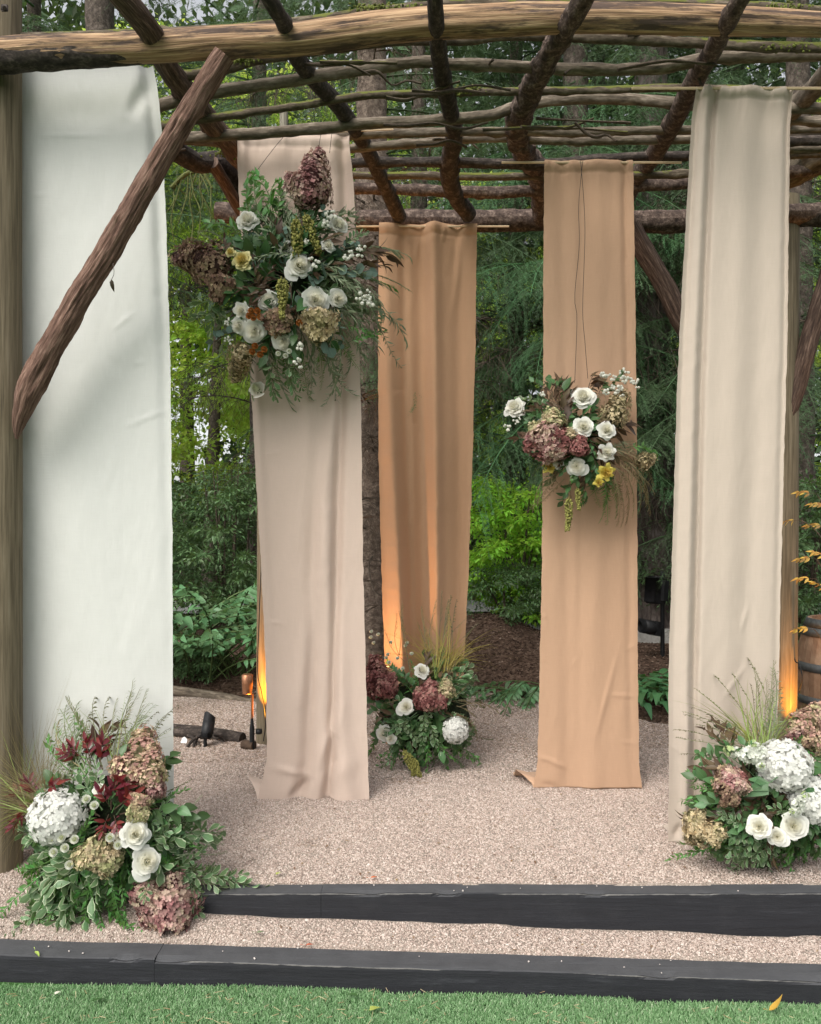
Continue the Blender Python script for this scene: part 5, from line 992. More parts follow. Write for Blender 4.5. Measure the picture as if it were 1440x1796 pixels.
# --- beside the tall cream drape
A = Arr('floor_flowers', 'floor flowers with white hydrangea, white stock and sea oats beside the tall cream drape', 'flowers', 1350, 1400, 160, 135, 3.42, .2, P(1350, 1520, 3.36), gf, 5, lean=.05)
A.core(.7, .6, 20)
A.fill(['salj', 'sal', 'rusj', 'salj', 'brz'], 46, .2, .8, .06, -.01)
A.fill(['rusj', 'pitj', 'salj'], 40, .4, .98, .05, .0, 10, 175)
A.list([
 ('f', 'mop', 1378, 1334, 98, -.02), ('f', 'mop', 1430, 1398, 92, .0), ('f', 'rose', 1331, 1450, 52, -.03), ('f', 'rose', 1364, 1468, 42, -.03), ('f', 'rose', 1394, 1449, 62, -.03),
 ('f', 'stock', 1320, 1325, 80, .0, (-.9, -.4, .25)), ('f', 'stock', 1335, 1318, 60, .01, (-.5, -.5, .4)), ('f', 'stock', 1335, 1345, 40, -.01, (-.3, -.8, .3)), ('f', 'stock', 1398, 1415, 60, -.04, (.0, -.6, .6)), ('f', 'stock', 1395, 1425, 40, -.03, (-.5, -.7, .3)),
 ('h', 'brown', 1282, 1398, 1268, 1344, 56, -.02, .0), ('h', 'pink', 1285, 1392, 1284, 1346, 58, -.03, -.02), ('h', 'burg', 1292, 1385, 1300, 1352, 40, -.03, -.02), ('h', 'brown', 1270, 1390, 1296, 1408, 44, -.03, -.03),
 ('h', 'tan', 1226, 1462, 1212, 1422, 48, .0, .0), ('h', 'tan', 1240, 1468, 1272, 1452, 44, -.01, -.01), ('h', 'tan', 1222, 1455, 1232, 1415, 30, .0, 0), ('h', 'tan', 1235, 1462, 1204, 1472, 40, 0, 0),
 ('h', 'pale', 1398, 1290, 1438, 1236, 56, .05, .02), ('h', 'pink', 1400, 1296, 1384, 1280, 40, .04, .04), ('h', 'pink', 1425, 1270, 1452, 1234, 50, .02, .02), ('h', 'pale', 1425, 1310, 1440, 1288, 46, .03, .02), ('h', 'brown', 1420, 1310, 1400, 1290, 40, .05, .05),
 ('s', 'leaf', 1365, 1362, 1330, 1386, -.04, -.07, (-.2, -.8, .6), 1.25), ('s', 'leaf', 1395, 1370, 1418, 1385, -.03, -.04, (.3, -.8, .6), 1.), ('s', 'leaf', 1355, 1372, 1320, 1372, -.03, -.05, (-.3, -.8, .6), .9),
 *[('s', 'sal', x0, y0, x1, y1, .03, .0) for x0, y0, x1, y1 in ((1280, 1340, 1225, 1312), (1280, 1345, 1230, 1325), (1290, 1330, 1250, 1290), (1275, 1350, 1240, 1340), (1300, 1300, 1260, 1270), (1370, 1420, 1365, 1400), (1345, 1400, 1330, 1420), (1410, 1480, 1430, 1500))],
 *[('s', 'brz', x0, y0, x1, y1, .03, .0) for x0, y0, x1, y1 in ((1290, 1320, 1250, 1262), (1280, 1310, 1235, 1280), (1340, 1410, 1350, 1440), (1380, 1410, 1360, 1430), (1425, 1450, 1440, 1470), (1320, 1410, 1310, 1430))],
 *[('s', 'rus', x0, y0, x1, y1, .02, -.02) for x0, y0, x1, y1 in ((1270, 1390, 1210, 1350), (1260, 1400, 1195, 1385), (1255, 1410, 1200, 1400), (1280, 1400, 1220, 1370), (1250, 1480, 1205, 1500), (1260, 1480, 1220, 1510), (1270, 1480, 1240, 1515), (1230, 1490, 1190, 1500), (1380, 1490, 1370, 1525), (1390, 1490, 1400, 1525), (1400, 1480, 1425, 1520), (1385, 1495, 1385, 1530), (1400, 1470, 1430, 1470), (1280, 1420, 1265, 1445), (1395, 1320, 1412, 1300))],
 *[('s', 'pit', x0, y0, x1, y1, .02, -.03) for x0, y0, x1, y1 in ((1320, 1460, 1300, 1440), (1310, 1470, 1285, 1470), (1320, 1480, 1290, 1500), (1330, 1480, 1270, 1520), (1340, 1480, 1310, 1520), (1350, 1480, 1330, 1510), (1310, 1450, 1290, 1430), (1360, 1490, 1350, 1510), (1330, 1490, 1280, 1530), (1400, 1430, 1375, 1420), (1300, 1480, 1255, 1505), (1430, 1490, 1445, 1510))],
 *[('s', 'fern', x0, y0, x1, y1, .02, -.02) for x0, y0, x1, y1 in ((1270, 1490, 1225, 1505), (1280, 1490, 1240, 1520), (1390, 1480, 1380, 1525), (1260, 1390, 1205, 1370))],
 *[('s', 'oat', x0, y0, x1, y1, .03, .02) for x0, y0, x1, y1 in ((1310, 1300, 1225, 1195), (1310, 1310, 1235, 1225), (1330, 1290, 1300, 1165), (1330, 1300, 1320, 1190), (1300, 1310, 1230, 1250), (1300, 1320, 1190, 1290), (1290, 1320, 1225, 1240), (1340, 1290, 1330, 1180), (1270, 1340, 1190, 1300))],
 *[('s', 'ast', x0, y0, x1, y1, .03, .03) for x0, y0, x1, y1 in ((1345, 1300, 1358, 1150), (1350, 1300, 1340, 1180), (1360, 1300, 1370, 1180))],
 *[('s', 'grv', x0, y0, x1, y1, .03, .03) for x0, y0, x1, y1 in ((1350, 1300, 1356, 1200), (1360, 1300, 1366, 1220))],
 *[('s', 'rusj', x0, y0, x1, y1, .04, .03) for x0, y0, x1, y1 in ((1385, 1290, 1405, 1235), (1400, 1300, 1440, 1330), (1420, 1340, 1450, 1350))],
 ('t', 'grs', 1320, 1310, 1290, 1210, 1., .03), ('t', 'grs', 1340, 1310, 1350, 1220, 1., .03), ('t', 'grs', 1330, 1315, 1310, 1240, .9, .02), ('t', 'gld', 1330, 1315, 1280, 1260, .8, .03), *[('s', k, x0, 1310, x1, y1, .03, .03) for k, x0, x1, y1 in (('oat', 1310, 1210, 1230), ('oat', 1330, 1270, 1180), ('oat', 1300, 1180, 1265), ('fth', 1330, 1300, 1200), ('grv', 1350, 1375, 1170), ('ast', 1340, 1320, 1160), ('fth', 1310, 1240, 1240), ('oat', 1350, 1340, 1150))], ('t', 'grs', 1360, 1300, 1385, 1240, .8, .04)])
# ------------------------------------------------------------------ lights of the garden and other small things
M_BLACK = m_plain('black_metal', (.012, .012, .013), .5, 0., .3, 30, .1); M_COPPER = m_plain('copper', (.42, .20, .11), .4, .8, .25, 30)
M_RUST = m_plain('rusty_end', (.07, .045, .03), .9, var=.4)
def lamp_light(name, loc, to, col, watts, size, blend, r=.012):
    d = bpy.data.lights.new(name, 'SPOT'); d.energy = watts; d.color = col; d.spot_size = R(size); d.spot_blend = blend; d.shadow_soft_size = r
    return d, (Vector(to) - Vector(loc)).to_track_quat('-Z', 'Y').to_matrix()
def path_light(label, px, pyb, Y, hgt, to, watts, lampz, size=100, col=(1, .47, .07), offs=(0, 0)):
    """black stake with a sleeve and a copper shade on a thin pole; its bulb throws warm light up"""
    X = (px - CX) / F * Y; z0 = float(gravel_z(X, Y)); t = thing('path_light', label, 'garden light', (X, Y, z0), 'copper garden lights')
    g = G(); tube(g, [(0, 0, -.05), (0, 0, hgt)], .008, 10, 6); link('pole', g.mesh('pole', M_COPPER), t)
    g = G(); lathe(g, [(0, -.02), (.014, -.02), (.016, .02), (.016, .13), (.012, .16), (.0085, .2)], 14); link('sleeve', g.mesh('sleeve', M_BLACK), t)
    g = G(); h = .125; lathe(g, [(.006, hgt + h), (.028, hgt + h), (.036, hgt + h - .006), (.034, hgt + h * .5), (.030, hgt + .004), (.030, hgt), (.027, hgt), (.031, hgt + h * .5), (.032, hgt + h - .01), (0, hgt + h - .01)], 22); s = link('lamp_shade', g.mesh('lamp_shade', M_COPPER), t, M4(np.eye(3), (-.03, 0, 0)))
    g = G(); lathe(g, [(.0, .0), (.018, .0), (.022, .012), (.02, .03), (.0, .03)], 14); link('bulb_collar', g.mesh('bulb_collar', M_BLACK), t, M4(np.eye(3), (offs[0], offs[1], lampz - .035)))
    loc = np.array([X + offs[0], Y + offs[1], z0 + lampz]); d, m = lamp_light('uplight', loc, to, col, watts, size, 1.)
    o = link('uplight', d, t); o.matrix_basis = Matrix.Translation(Vector((offs[0], offs[1], lampz))) @ m.to_4x4()
    return t
path_light('copper path light before the lit post behind the blush drape', 442, 1308, 5.22, .355, (-.93, 5.34, 1.34), 120, .13, 64, col=(1, .37, .03), offs=(.04, .02))
path_light('copper path light at the foot of the lit post by the barrel', 1408, 1300, 5.22, .02, (2.46, 5.37, 1.2), 150, .0, 76, col=(1, .37, .03), offs=(.03, .0))
path_light('copper path light hidden low beside the narrow apricot drape', 622, 1310, 5.02, .1, (0.05, 5.2, 1.95), 55, .2, 60, col=(1, .50, .18), offs=(.05, .02))
# cable running up the lit post
g = G(); pts = [P(*q) for q in ((462, 1300, 5.28), (466, 1262, 5.27), (459, 1215, 5.26), (452, 1180, 5.27), (454, 1100, 5.28), (458, 1000, 5.28), (462, 900, 5.28))]; tube(g, pts, .003, 6, 40)
o = link('lamp_cable', g.mesh('lamp_cable', M_BLACK)); tag(o, 'thin black cable running up the lit post behind the blush drape', 'cable')
g = G(); pts = [P(*q) for q in ((1402, 1210, 5.3), (1407, 1190, 5.28), (1402, 1165, 5.3), (1393, 1150, 5.38), (1390, 1050, 5.38), (1390, 950, 5.38))]; tube(g, pts, .004, 6, 40)
o = link('lamp_cable', g.mesh('lamp_cable', M_BLACK)); tag(o, 'thin black cable beside the lit post near the barrel', 'cable')

def spot_fixture(label, base, heads, polez, grp='black garden spotlights'):
    t = thing('spotlight', label, 'spotlight', base, grp)
    g = G(); tube(g, [(0, 0, -.1), (0, 0, polez)], .022 if polez > .3 else .012, 10, 6); link('pole', g.mesh('pole', M_BLACK), t)
    for (off, aim, sz, hood) in heads:
        B = basis(aim, np.array([0, 0, 1.])); L = sz * 1.5
        g = G(); pr = [(0, 0), (.6, .0), (.85, .12), (1., .35), (1., 1.), (.9, 1.), (.88, .8), (0, .78)]; lathe(g, [(a * sz * .5, b * L) for a, b in pr], 18)
        for V in g.V: V[:, [1, 2]] = V[:, [2, 1]]
        if hood == 'box': g = G(); box(g, (0, L * .3, 0), (sz * .7, L * .6, sz * 1.35), bev=.12); box(g, (0, L * .63, 0), (sz * .6, .012, sz * 1.2), bev=.3); hood = False
        h = link('lamp_head', g.mesh('lamp_head', M_BLACK), t, M4(B, off))
        g = G()
        for q in range(5): box(g, (0, .1 * L + q * .06 * L, 0), (sz * 1.02, .012 * L, sz * 1.02), bev=.2)
        link('cooling_fin', g.mesh('cooling_fin', M_BLACK, False), h); h.children[-1]['kind'] = 'stuff'
        if hood:
            g = G(); a = np.linspace(-1.9, 1.9, 14); V = [(math.sin(x) * sz * .5, y, math.cos(x) * sz * .5) for y in (L * .95, L * 1.5) for x in a]; V = np.array(V); V[14:, 1] -= np.abs(a) * sz * .25
            g.add(V, [(i, i + 1, i + 15, i + 14) for i in range(13)]); link('hood', g.mesh('hood', M_BLACK), h)
        g = G(); tube(g, [(0, 0, off[2] - .02 if off[2] > .1 else 0), tuple(np.array(off) * (.5, .5, 1) + (0, 0, .02)), tuple(np.array(off) + B[:, 1] * L * .3)], .010, 8, 8); link('bracket', g.mesh('bracket', M_BLACK), t)
    return t
b = P(360, 1312, 5.3); b[2] = float(gravel_z(b[0], b[1])); spot_fixture('small black ground spotlight standing before the fallen log', b, [((.005, 0, .05), (.12, .25, 1.), .078, True)], .06)
b = P(1162, 1168, 8.2); b[2] = float(soil_z(b[0], b[1])); spot_fixture('black pole with two floodlights beside the tree trunk', b, [((-.03, -.06, .66), (-.75, -.6, .1), .20, 'box'), ((-.06, -.06, .28), (-.9, -.4, .2), .14, True)], .85)
# log edging and the fallen branch
def ground_log(name, label, pts, dia, mat, seed, knots=(), cat='log'):
    q = np.array([P(*p) for p in pts]); c = q.mean(0); t = thing(name, label, cat, c)
    g = G(); tube(g, q - c, dia / F * c[1] / 2, 20, 60, .12, 5, 6, seed, ridge=.06); link('trunk', g.mesh('trunk', mat), t)
    return t
ground_log('edging_log', 'long grey log edging the gravel behind the copper path light', [(180, 1190, 7.0), (300, 1211, 6.9), (380, 1222, 6.8), (455, 1237, 6.68), (560, 1250, 6.6)], 19, BK_GREY, 91)
t = ground_log('fallen_log', 'short brown log lying behind the small ground spotlight', [(270, 1280, 5.62), (320, 1283, 5.56), (380, 1290, 5.5), (425, 1298, 5.44)], 26, BK_DARK, 92)
for k, (a, b_) in enumerate([((330, 1290, 5.5), (352, 1310, 5.3)), ((345, 1296, 5.4), (338, 1316, 5.25)), ((395, 1300, 5.4), (375, 1290, 5.4)), ((352, 1290, 5.4), (322, 1318, 5.25))]):
    g = G(); tube(g, np.array([P(*a), (P(*a) + P(*b_)) / 2 + (0, 0, .015), P(*b_)]) - loc_of(t), [.012, .01, .006], 7, 8, .2); link('root', g.mesh('root', BK_DARK), t)
g = G(); p = P(440, 1306, 5.25); tube(g, [p - (.05, 0, 0), p + (.025, -.03, .0)], .032, 16, 8, .08); o = link('log_end', g.mesh('log_end', M_RUST)); tag(o, 'round sawn log end lying by the copper path light', 'log')
g = G(); p = P(322, 1303, 5.3); V = .7 * np.array([(-.028, 0, .0), (.028, -.01, .0), (.03, .01, .03), (-.02, .02, .035), (.0, .03, .05)]); g.add(V + p, [(0, 1, 2, 3)], [(3, 2, 4)]); o = link('paper_scrap', g.mesh('paper_scrap', m_plain('white_paper', (.75, .75, .73), .7))); o.data.shade_flat() if hasattr(o.data, 'shade_flat') else None
sol = o.modifiers.new('thickness', 'SOLIDIFY'); sol.thickness = .002; tag(o, 'scrap of white paper on the ground beside the small spotlight', 'paper')
# barrel
def barrel(px, Y, zt, h, rb, rt):
    X = (px - CX) / F * Y; t = thing('wine_barrel', 'old oak barrel with grey iron hoops behind the right floor flowers', 'barrel', (X, Y, zt - h))
    t['label'] = 'old oak barrel with grey iron hoops beside the lit post'
    wd = m_bark('oak_stave', (.19, .105, .06), (.31, .185, .115), (.42, .27, .175), 40, 4, .3, .7); ir = m_plain('grey_hoop', (.16, .165, .165), .55, .5, .25, 30)
    pr = lambda z: rb - (rb - rt) * (2 * z - 1)**2; n = 24
    for k in range(n):
        a0, a1 = k / n * tau + .006, (k + 1) / n * tau - .006; zs = np.linspace(0, 1, 9); V = []
        for z in zs:
            for (a, d) in ((a0, 0), ((a0 + a1) / 2, .003), (a1, 0), (a1, -.022), (a0, -.022)): V.append(((pr(z) + d) * math.cos(a), (pr(z) + d) * math.sin(a), z * h))
        Q = [(i * 5 + j, i * 5 + (j + 1) % 5, i * 5 + 5 + (j + 1) % 5, i * 5 + 5 + j) for i in range(8) for j in range(5)]
        uv = [(v[0] * .3 + k, v[2]) for v in V]; g = G(); g.add(V, Q, [(0, 2, 1), (0, 3, 2), (0, 4, 3), (40, 41, 42), (40, 42, 43), (40, 43, 44)], uv=uv); link('stave', g.mesh('stave', wd, False), t)
    for z in (.03, .10, .37, .63, .90, .97):
        w = .028 / h; g = G(); lathe(g, [(pr(z - w) + .003, (z - w) * h), (pr(z - w) + .008, (z - w) * h), (pr(z + w) + .008, (z + w) * h), (pr(z + w) + .003, (z + w) * h)], 40); link('hoop', g.mesh('hoop', ir), t)
    g = G(); lathe(g, [(0, h * .96), (pr(.96) - .02, h * .96)], 30); link('barrel_head', g.mesh('barrel_head', wd), t)
barrel(1497, 5.75, 1.6 - 157 / F * 5.75, .88, .375, .29)
# fallen leaves and petals
def flat_leaf(name, label, cat, p, L, W, shape, mat, an, curl):
    V, Q, uv = leaf_geo(L, W, shape, curl, .35, 5, .4); g = G(); g.add(V @ basis((math.cos(an), math.sin(an), .1), (0, 0, 1.)).T, Q, uv=uv); g.add([(0, 0, 0), (-.02 * math.cos(an), -.02 * math.sin(an), .006), (-.018 * math.cos(an), -.02 * math.sin(an) + .002, .006)], T=[(0, 1, 2)])
    o = link(name, g.mesh(name, mat), None, M4(np.eye(3), p)); return tag(o, label, cat, 'leaves fallen around the steps')
LG = m_leaf('fallen_green', (.045, .10, .03), trans=.1); LY = m_leaf('fallen_lime', (.36, .42, .10), trans=.15); LO = m_leaf('fallen_yellow', (.45, .26, .05), trans=.1); LR = m_leaf('fallen_orange', (.5, .12, .05), trans=.1); LB = m_leaf('fallen_brown', (.2, .12, .06), trans=.05)
def gp(px, py, z):
    Y = F * (HC - z) / (py - HY); return P(px, py, Y)
flat_leaf('fallen_leaf', 'dark green curled leaf lying on the grass below the white drape', 'leaf', gp(160, 1756, .03), .05, .018, 'lance', LG, .5, .3)
flat_leaf('fallen_leaf', 'lime green leaf lying flat on the grass', 'leaf', gp(648, 1772, .032), .042, .032, 'heart', LY, .4, .1)
flat_leaf('fallen_leaf', 'small dark green leaf against the foot of the lower timber', 'leaf', gp(628, 1747, .035), .045, .014, 'lance', LG, 2.6, .3)
flat_leaf('fallen_leaf', 'curled yellow leaf at the foot of the lower timber', 'leaf', gp(1349, 1772, .035), .05, .03, 'ovate', LO, .1, -.9)
flat_leaf('fallen_leaf', 'white petal lying on the grass near the dark green leaf', 'petal', gp(96, 1744, .03), .022, .018, 'round', m_leaf('fallen_white', (.75, .72, .6), trans=.1), 1., .1)
flat_leaf('fallen_leaf', 'yellow forked leaf lying on the lower timber', 'leaf', gp(62, 1668, .105), .05, .014, 'lance', LY, -.9, .1)
flat_leaf('fallen_leaf', 'flat grey green leaf on the gravel between the two timbers', 'leaf', gp(450, 1636, .118), .03, .018, 'ovate', m_leaf('fallen_grey', (.16, .2, .11), trans=.1), .2, .1)
flat_leaf('fallen_leaf', 'orange leaf flake on the gravel behind the upper timber', 'leaf', gp(650, 1540, .214), .032, .02, 'ovate', LR, .3, .1)
flat_leaf('fallen_leaf', 'pale green leaf on the gravel near the end of the upper timber', 'leaf', gp(484, 1534, .214), .03, .02, 'ovate', LY, .9, .1)
flat_leaf('fallen_leaf', 'orange leaf flake on the gravel against the lower timber', 'leaf', gp(536, 1658, .105), .03, .016, 'ovate', LR, .2, .1)
rr = np.random.default_rng(5)
g = G()
for k in range(330):
    px, py = rr.uniform(380, 1440), rr.uniform(1330, 1545); p = gp(px, py, .213); V, Q, uv = leaf_geo(rr.uniform(.007, .026), rr.uniform(.003, .012), 'ovate', .3, .4, 2); an = rr.uniform(0, tau)
    p[2] = float(gravel_z(p[0], p[1])) + .007; g.add(V @ basis((math.cos(an), math.sin(an), .1), (0, 0, 1.)).T + p, Q, uv=uv, a=rr.random())
for k in range(70):
    px, py = rr.uniform(350, 1440), rr.uniform(1625, 1690); p = gp(px, py, .1); V, Q, uv = leaf_geo(rr.uniform(.006, .016), rr.uniform(.004, .008), 'ovate', .3, .4, 2); an = rr.uniform(0, tau)
    p[2] = max(float(gravel_z(p[0], p[1])), .06) + .006; g.add(V @ basis((math.cos(an), math.sin(an), .1), (0, 0, 1.)).T + p, Q, uv=uv, a=rr.random())
struct(link('leaf_crumbs', g.mesh('leaf_crumbs', LB)), 'stuff')
g = G()
for k in range(30):
    x = rr.uniform(-1.5, 1.5); up = rr.random() < .4; y = UT_Y(x) + rr.uniform(.01, .08) if up else LT_Y(x) + rr.uniform(.01, .11)
    if up and x < -.8: continue
    V, T = SPH0; g.add(V * rr.uniform(.0015, .0042, 3) + (x, float(y), (.207 if up else .099)), T=T, a=rr.random())
struct(link('loose_stone_chips', g.mesh('loose_stone_chips', m_plain('pale_chip', (.5, .45, .42), .9), False)), 'stuff')

# ------------------------------------------------------------------ trees and shrubs behind
L_CON = m_leaf('conifer_needle', (.060, .105, .045), rough=.55, trans=.25, var=.4); L_CONB = m_leaf('soft_conifer_needle', (.08, .165, .07), rough=.5, trans=.3, var=.35)
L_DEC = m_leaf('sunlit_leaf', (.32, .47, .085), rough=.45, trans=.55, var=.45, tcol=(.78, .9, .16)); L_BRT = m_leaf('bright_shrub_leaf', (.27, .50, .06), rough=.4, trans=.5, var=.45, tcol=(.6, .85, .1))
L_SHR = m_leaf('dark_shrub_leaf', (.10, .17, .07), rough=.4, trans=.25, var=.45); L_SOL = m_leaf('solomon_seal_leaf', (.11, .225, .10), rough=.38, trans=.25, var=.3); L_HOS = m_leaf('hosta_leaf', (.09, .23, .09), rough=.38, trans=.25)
TRK = m_bark('conifer_bark', (.03, .024, .02), (.09, .072, .058), (.19, .155, .13), 22, 16, 1., moss=.25); TRK2 = m_bark('furrowed_bark', (.035, .027, .024), (.12, .095, .085), (.21, .18, .165), 16, 4, 1.)
DEAD = m_bark('dead_twig', (.035, .025, .018), (.085, .065, .048), (.16, .13, .1), 14, 14, .4)
def bough_mesh(name, seed, mat, L=1.6, nt=40, tw=.5, needle=.024, droop=.5, dens=26, w=.0022):
    """drooping conifer bough along +Y: fans of side twigs, twiglets on them, needles on both"""
    r = np.random.default_rng(seed); g = G(); t = np.linspace(0, 1, 10); st = np.column_stack([.06 * np.sin(t * 3 + seed), t * L, -droop * L * .5 * t**2]); tube(g, st, np.linspace(.012, .002, 10), 5, 10, cap=False, a=.02)
    def needles(c, m, nl, av):
        T, U, Vv = frames(c); n1 = len(c) - 1; q = np.sort(r.random(m)); k = np.clip((q * n1).astype(int), 0, n1 - 1); pc = c[k] + (c[k + 1] - c[k]) * (q * n1 - k)[:, None]
        sg = np.where(np.arange(m) % 2, 1, -1)[:, None]; nd_ = T[k] * .8 + sg * U[k] * .75 + Vv[k] * r.normal(0, .4, (m, 1)); nd_ /= np.linalg.norm(nd_, axis=1)[:, None]
        ln = nl * (1.15 - .5 * q)[:, None] * r.uniform(.6, 1.25, (m, 1)); wd = np.cross(nd_, Vv[k]) * w
        V = np.stack([pc - wd * .5, pc + nd_ * ln * .5 + wd, pc + nd_ * ln, pc + nd_ * ln * .45 - wd], 1).reshape(-1, 3); b_ = np.arange(m)[:, None] * 4
        g.add(V, b_ + np.array([[0, 1, 2, 3]]), uv=np.tile([[-.5, 0], [.5, .5], [0.3, 1], [-.5, .5]], (m, 1)), a=av)
    for i in range(nt):
        f = .1 + .9 * (i + r.random()) / nt; j = f * 9; a = int(min(8, j)); p = st[a] + (st[a + 1] - st[a]) * (j - a); side = 1 if i % 2 else -1
        l = tw * (1 - .55 * f) * r.uniform(.5, 1.2); d = norm(np.array([side * r.uniform(.5, 1.), r.uniform(.3, .9), r.uniform(-.4, .15)])); s = np.linspace(0, 1, 6)[:, None]; c = p + d * l * s + np.array([0, 0, -1.]) * l * droop * r.uniform(.5, 1.3) * s**2
        av = r.random(); needles(c, int(dens * (.4 + l / tw)), needle, av); tube(g, c, np.linspace(.0022, .0008, 6), 3, 4, cap=False, a=av)
        for q in range(5):
            k = 1 + q % 4; p2 = c[k] + (c[k + 1] - c[k]) * r.random(); d2 = norm(norm(c[k + 1] - c[k]) * .8 + np.array([r.normal(0, .7), r.normal(0, .5), r.normal(-.25, .3)])); l2 = l * r.uniform(.18, .42); s2 = np.linspace(0, 1, 4)[:, None]
            c2 = p2 + d2 * l2 * s2 + np.array([0, 0, -1.]) * l2 * droop * .8 * s2**2; needles(c2, max(6, int(dens * .9 * l2 / .14)), needle * .85, (av + r.normal(0, .08)) % 1)
    return g.mesh(name, mat)
BO = [bough_mesh('conifer_bough', 100 + i, L_CON, droop=.45 + .15 * i) for i in range(3)]
BS = [bough_mesh('conifer_bough', 200 + i, L_CONB, L=1.5, tw=.55, needle=.028, droop=.7 + .15 * i, dens=32, w=.002) for i in range(3)]
def twig_mesh(name, seed, mat, L=1.2, n=30):
    """bare drooping dead twigs"""
    r = np.random.default_rng(seed); g = G(); t = np.linspace(0, 1, 8); st = np.column_stack([.05 * np.sin(t * 4), t * L, -.3 * L * t**2]); tube(g, st, np.linspace(.012, .003, 8), 5, 10, cap=False)
    for i in range(n):
        f = r.uniform(.1, 1); p = st[int(f * 7)]; d = norm(np.array([r.choice([-1, 1]) * r.uniform(.3, 1), r.uniform(.1, .7), r.uniform(-.6, .1)])); l = r.uniform(.2, .6); q = np.array([p, p + d * l * .5 + r.normal(0, .02, 3), p + d * l + (0, 0, -l * .45)]); tube(g, q, [.004, .003, .0015], 3, 6, cap=False)
        for _ in range(3): z = q[1] + (q[2] - q[1]) * r.random(); e = z + r.normal(0, 1, 3) * (.1, .1, .05) + (0, 0, -r.uniform(.1, .3)); tube(g, [z, (z + e) / 2 + r.normal(0, .01, 3), e], [.002, .0018, .001], 3, 4, cap=False)
    return g.mesh(name, mat)
TWM = [twig_mesh('dead_branch', 5, DEAD), twig_mesh('dead_branch', 6, DEAD), twig_mesh('mossy_branch', 7, m_bark('moss_twig', (.03, .03, .012), (.09, .10, .03), (.17, .19, .06), 30, 40, .8))]
def trunk(t, r0, h, mat, seed, amp=.12, lean=(0, 0), knots=0, ridge=.08, seg=36):
    g = G(); rr = np.random.default_rng(seed); kn = [(rr.uniform(.02, .8), rr.uniform(-2.4, -.7), .05, .02) for _ in range(knots)]
    tube(g, [(0, 0, -.2), (lean[0] * .3, lean[1] * .3, h * .3), (lean[0], lean[1], h)], [r0 * 1.12, r0 * .92, r0 * .35], seg, int(h * 22), amp, 7, 6, seed, ridge=ridge, knots=kn)
    return link('trunk', g.mesh('trunk', mat), t)
def conifer(label, X, Y, r0, h, meshes, n, zlo, zhi, sc=1., mat=TRK, seed=1, dead=0, az=(0, 360), group='conifers behind the pergola', name='conifer_tree', knots=0, lean=(0, 0), amp=.12, xtra=()):
    z0 = float(soil_z(X, Y)); t = thing(name, label, 'tree', (X, Y, z0), group); trunk(t, r0, h, mat, seed, amp, knots=knots, lean=lean); r = np.random.default_rng(seed)
    for i in range(n):
        z = zlo + (zhi - zlo) * (i + r.random()) / n; an = R(r.uniform(*az)); d = np.array([math.cos(an), math.sin(an), r.uniform(-.25, .12)]); s = sc * r.uniform(.75, 1.2) * (1 - .35 * max(0, z - 3) / h)
        me = meshes[r.integers(len(meshes))]; link('bough', me, t, M4(basis(d, (0, 0, 1.)), d * r0 * .8 + (lean[0] * z / h, lean[1] * z / h, z), s))
    for i in range(dead):
        z = r.uniform(1.2, 5.4); an = R(r.uniform(180, 360)); d = np.array([math.cos(an), math.sin(an), r.uniform(-.2, .2)]); link('dead_branch', TWM[r.integers(2)], t, M4(basis(d, (0, 0, 1.)), d * r0 * .8 + (0, 0, z), sc * r.uniform(.6, 1.)))
    for (an, z, s, me) in xtra: d = norm(np.array([math.cos(R(an)), math.sin(R(an)), -.05])); link('bough', me, t, M4(basis(d, (0, 0, 1.)), d * r0 * .8 + (0, 0, z), s))
    return t
conifer('rough mossy conifer trunk between the blush and apricot drapes', (652 - CX) / F * 6.6, 6.6, .155, 11, BO, 18, 3.0, 8, .9, m_bark('rough_conifer_bark', (.045, .032, .025), (.15, .115, .09), (.28, .225, .18), 26, 22, 1., moss=.3), 3, 26, knots=14, amp=.2, xtra=[(-70, 2.85, .8, BS[0]), (-40, 2.75, .6, BS[1]), (-95, 2.95, .55, BS[2])])
conifer('soft drooping conifer hanging over the bright green bush', (1010 - CX) / F * 9.7, 9.7, .2, 12, BS, 54, 2.0, 6.5, 1.3, TRK, 5, 4, az=(160, 380))
conifer('furrowed conifer trunk behind the black floodlights', (1142 - CX) / F * 9.6, 9.6, .25, 13, BO, 44, 1.5, 8, 1.2, TRK2, 8, 10, amp=.16)
conifer('slim dark conifer behind the lit post by the barrel', (1400 - CX) / F * 8.2, 8.2, .16, 11, BO, 50, .5, 7, 1., TRK, 9, 10)
conifer('pale weathered trunk stub above the blush drape', (498 - CX) / F * 7.6, 7.6, .11, 5.15, BO, 0, 3.2, 8, 1., m_bark('bleached_trunk', (.12, .11, .085), (.22, .2, .155), (.3, .28, .22), 30, 2, .4), 12, 3, name='dead_trunk')
t_l = conifer('tall dark conifer behind the white drape', (175 - CX) / F * 9.5, 9.5, .22, 13, BO, 22, 3.9, 5.6, 1.2, TRK, 13, 5, az=(180, 380))
conifer('thin leaning conifer beside the furrowed trunk', (1232 - CX) / F * 9.0, 9.0, .12, 10, BO, 44, .7, 8, 1.1, TRK, 14, 10)
conifer('broad dark conifer behind the hanging roses on terracotta cloth', (905 - CX) / F * 11.4, 11.4, .13, 13, BO, 82, 2.2, 9, 1.5, TRK, 15, 8, az=(175, 365))
conifer('dark conifer behind the tree trunk and the apricot drape', (735 - CX) / F * 10.6, 10.6, .13, 13, BO, 76, 1.5, 9, 1.4, TRK, 16, 14, az=(175, 365))
conifer('dark conifer high behind the poles and the cream drape', (1290 - CX) / F * 9.8, 9.8, .13, 13, BO, 82, 2.6, 9, 1.5, TRK, 17, 10, az=(175, 365))
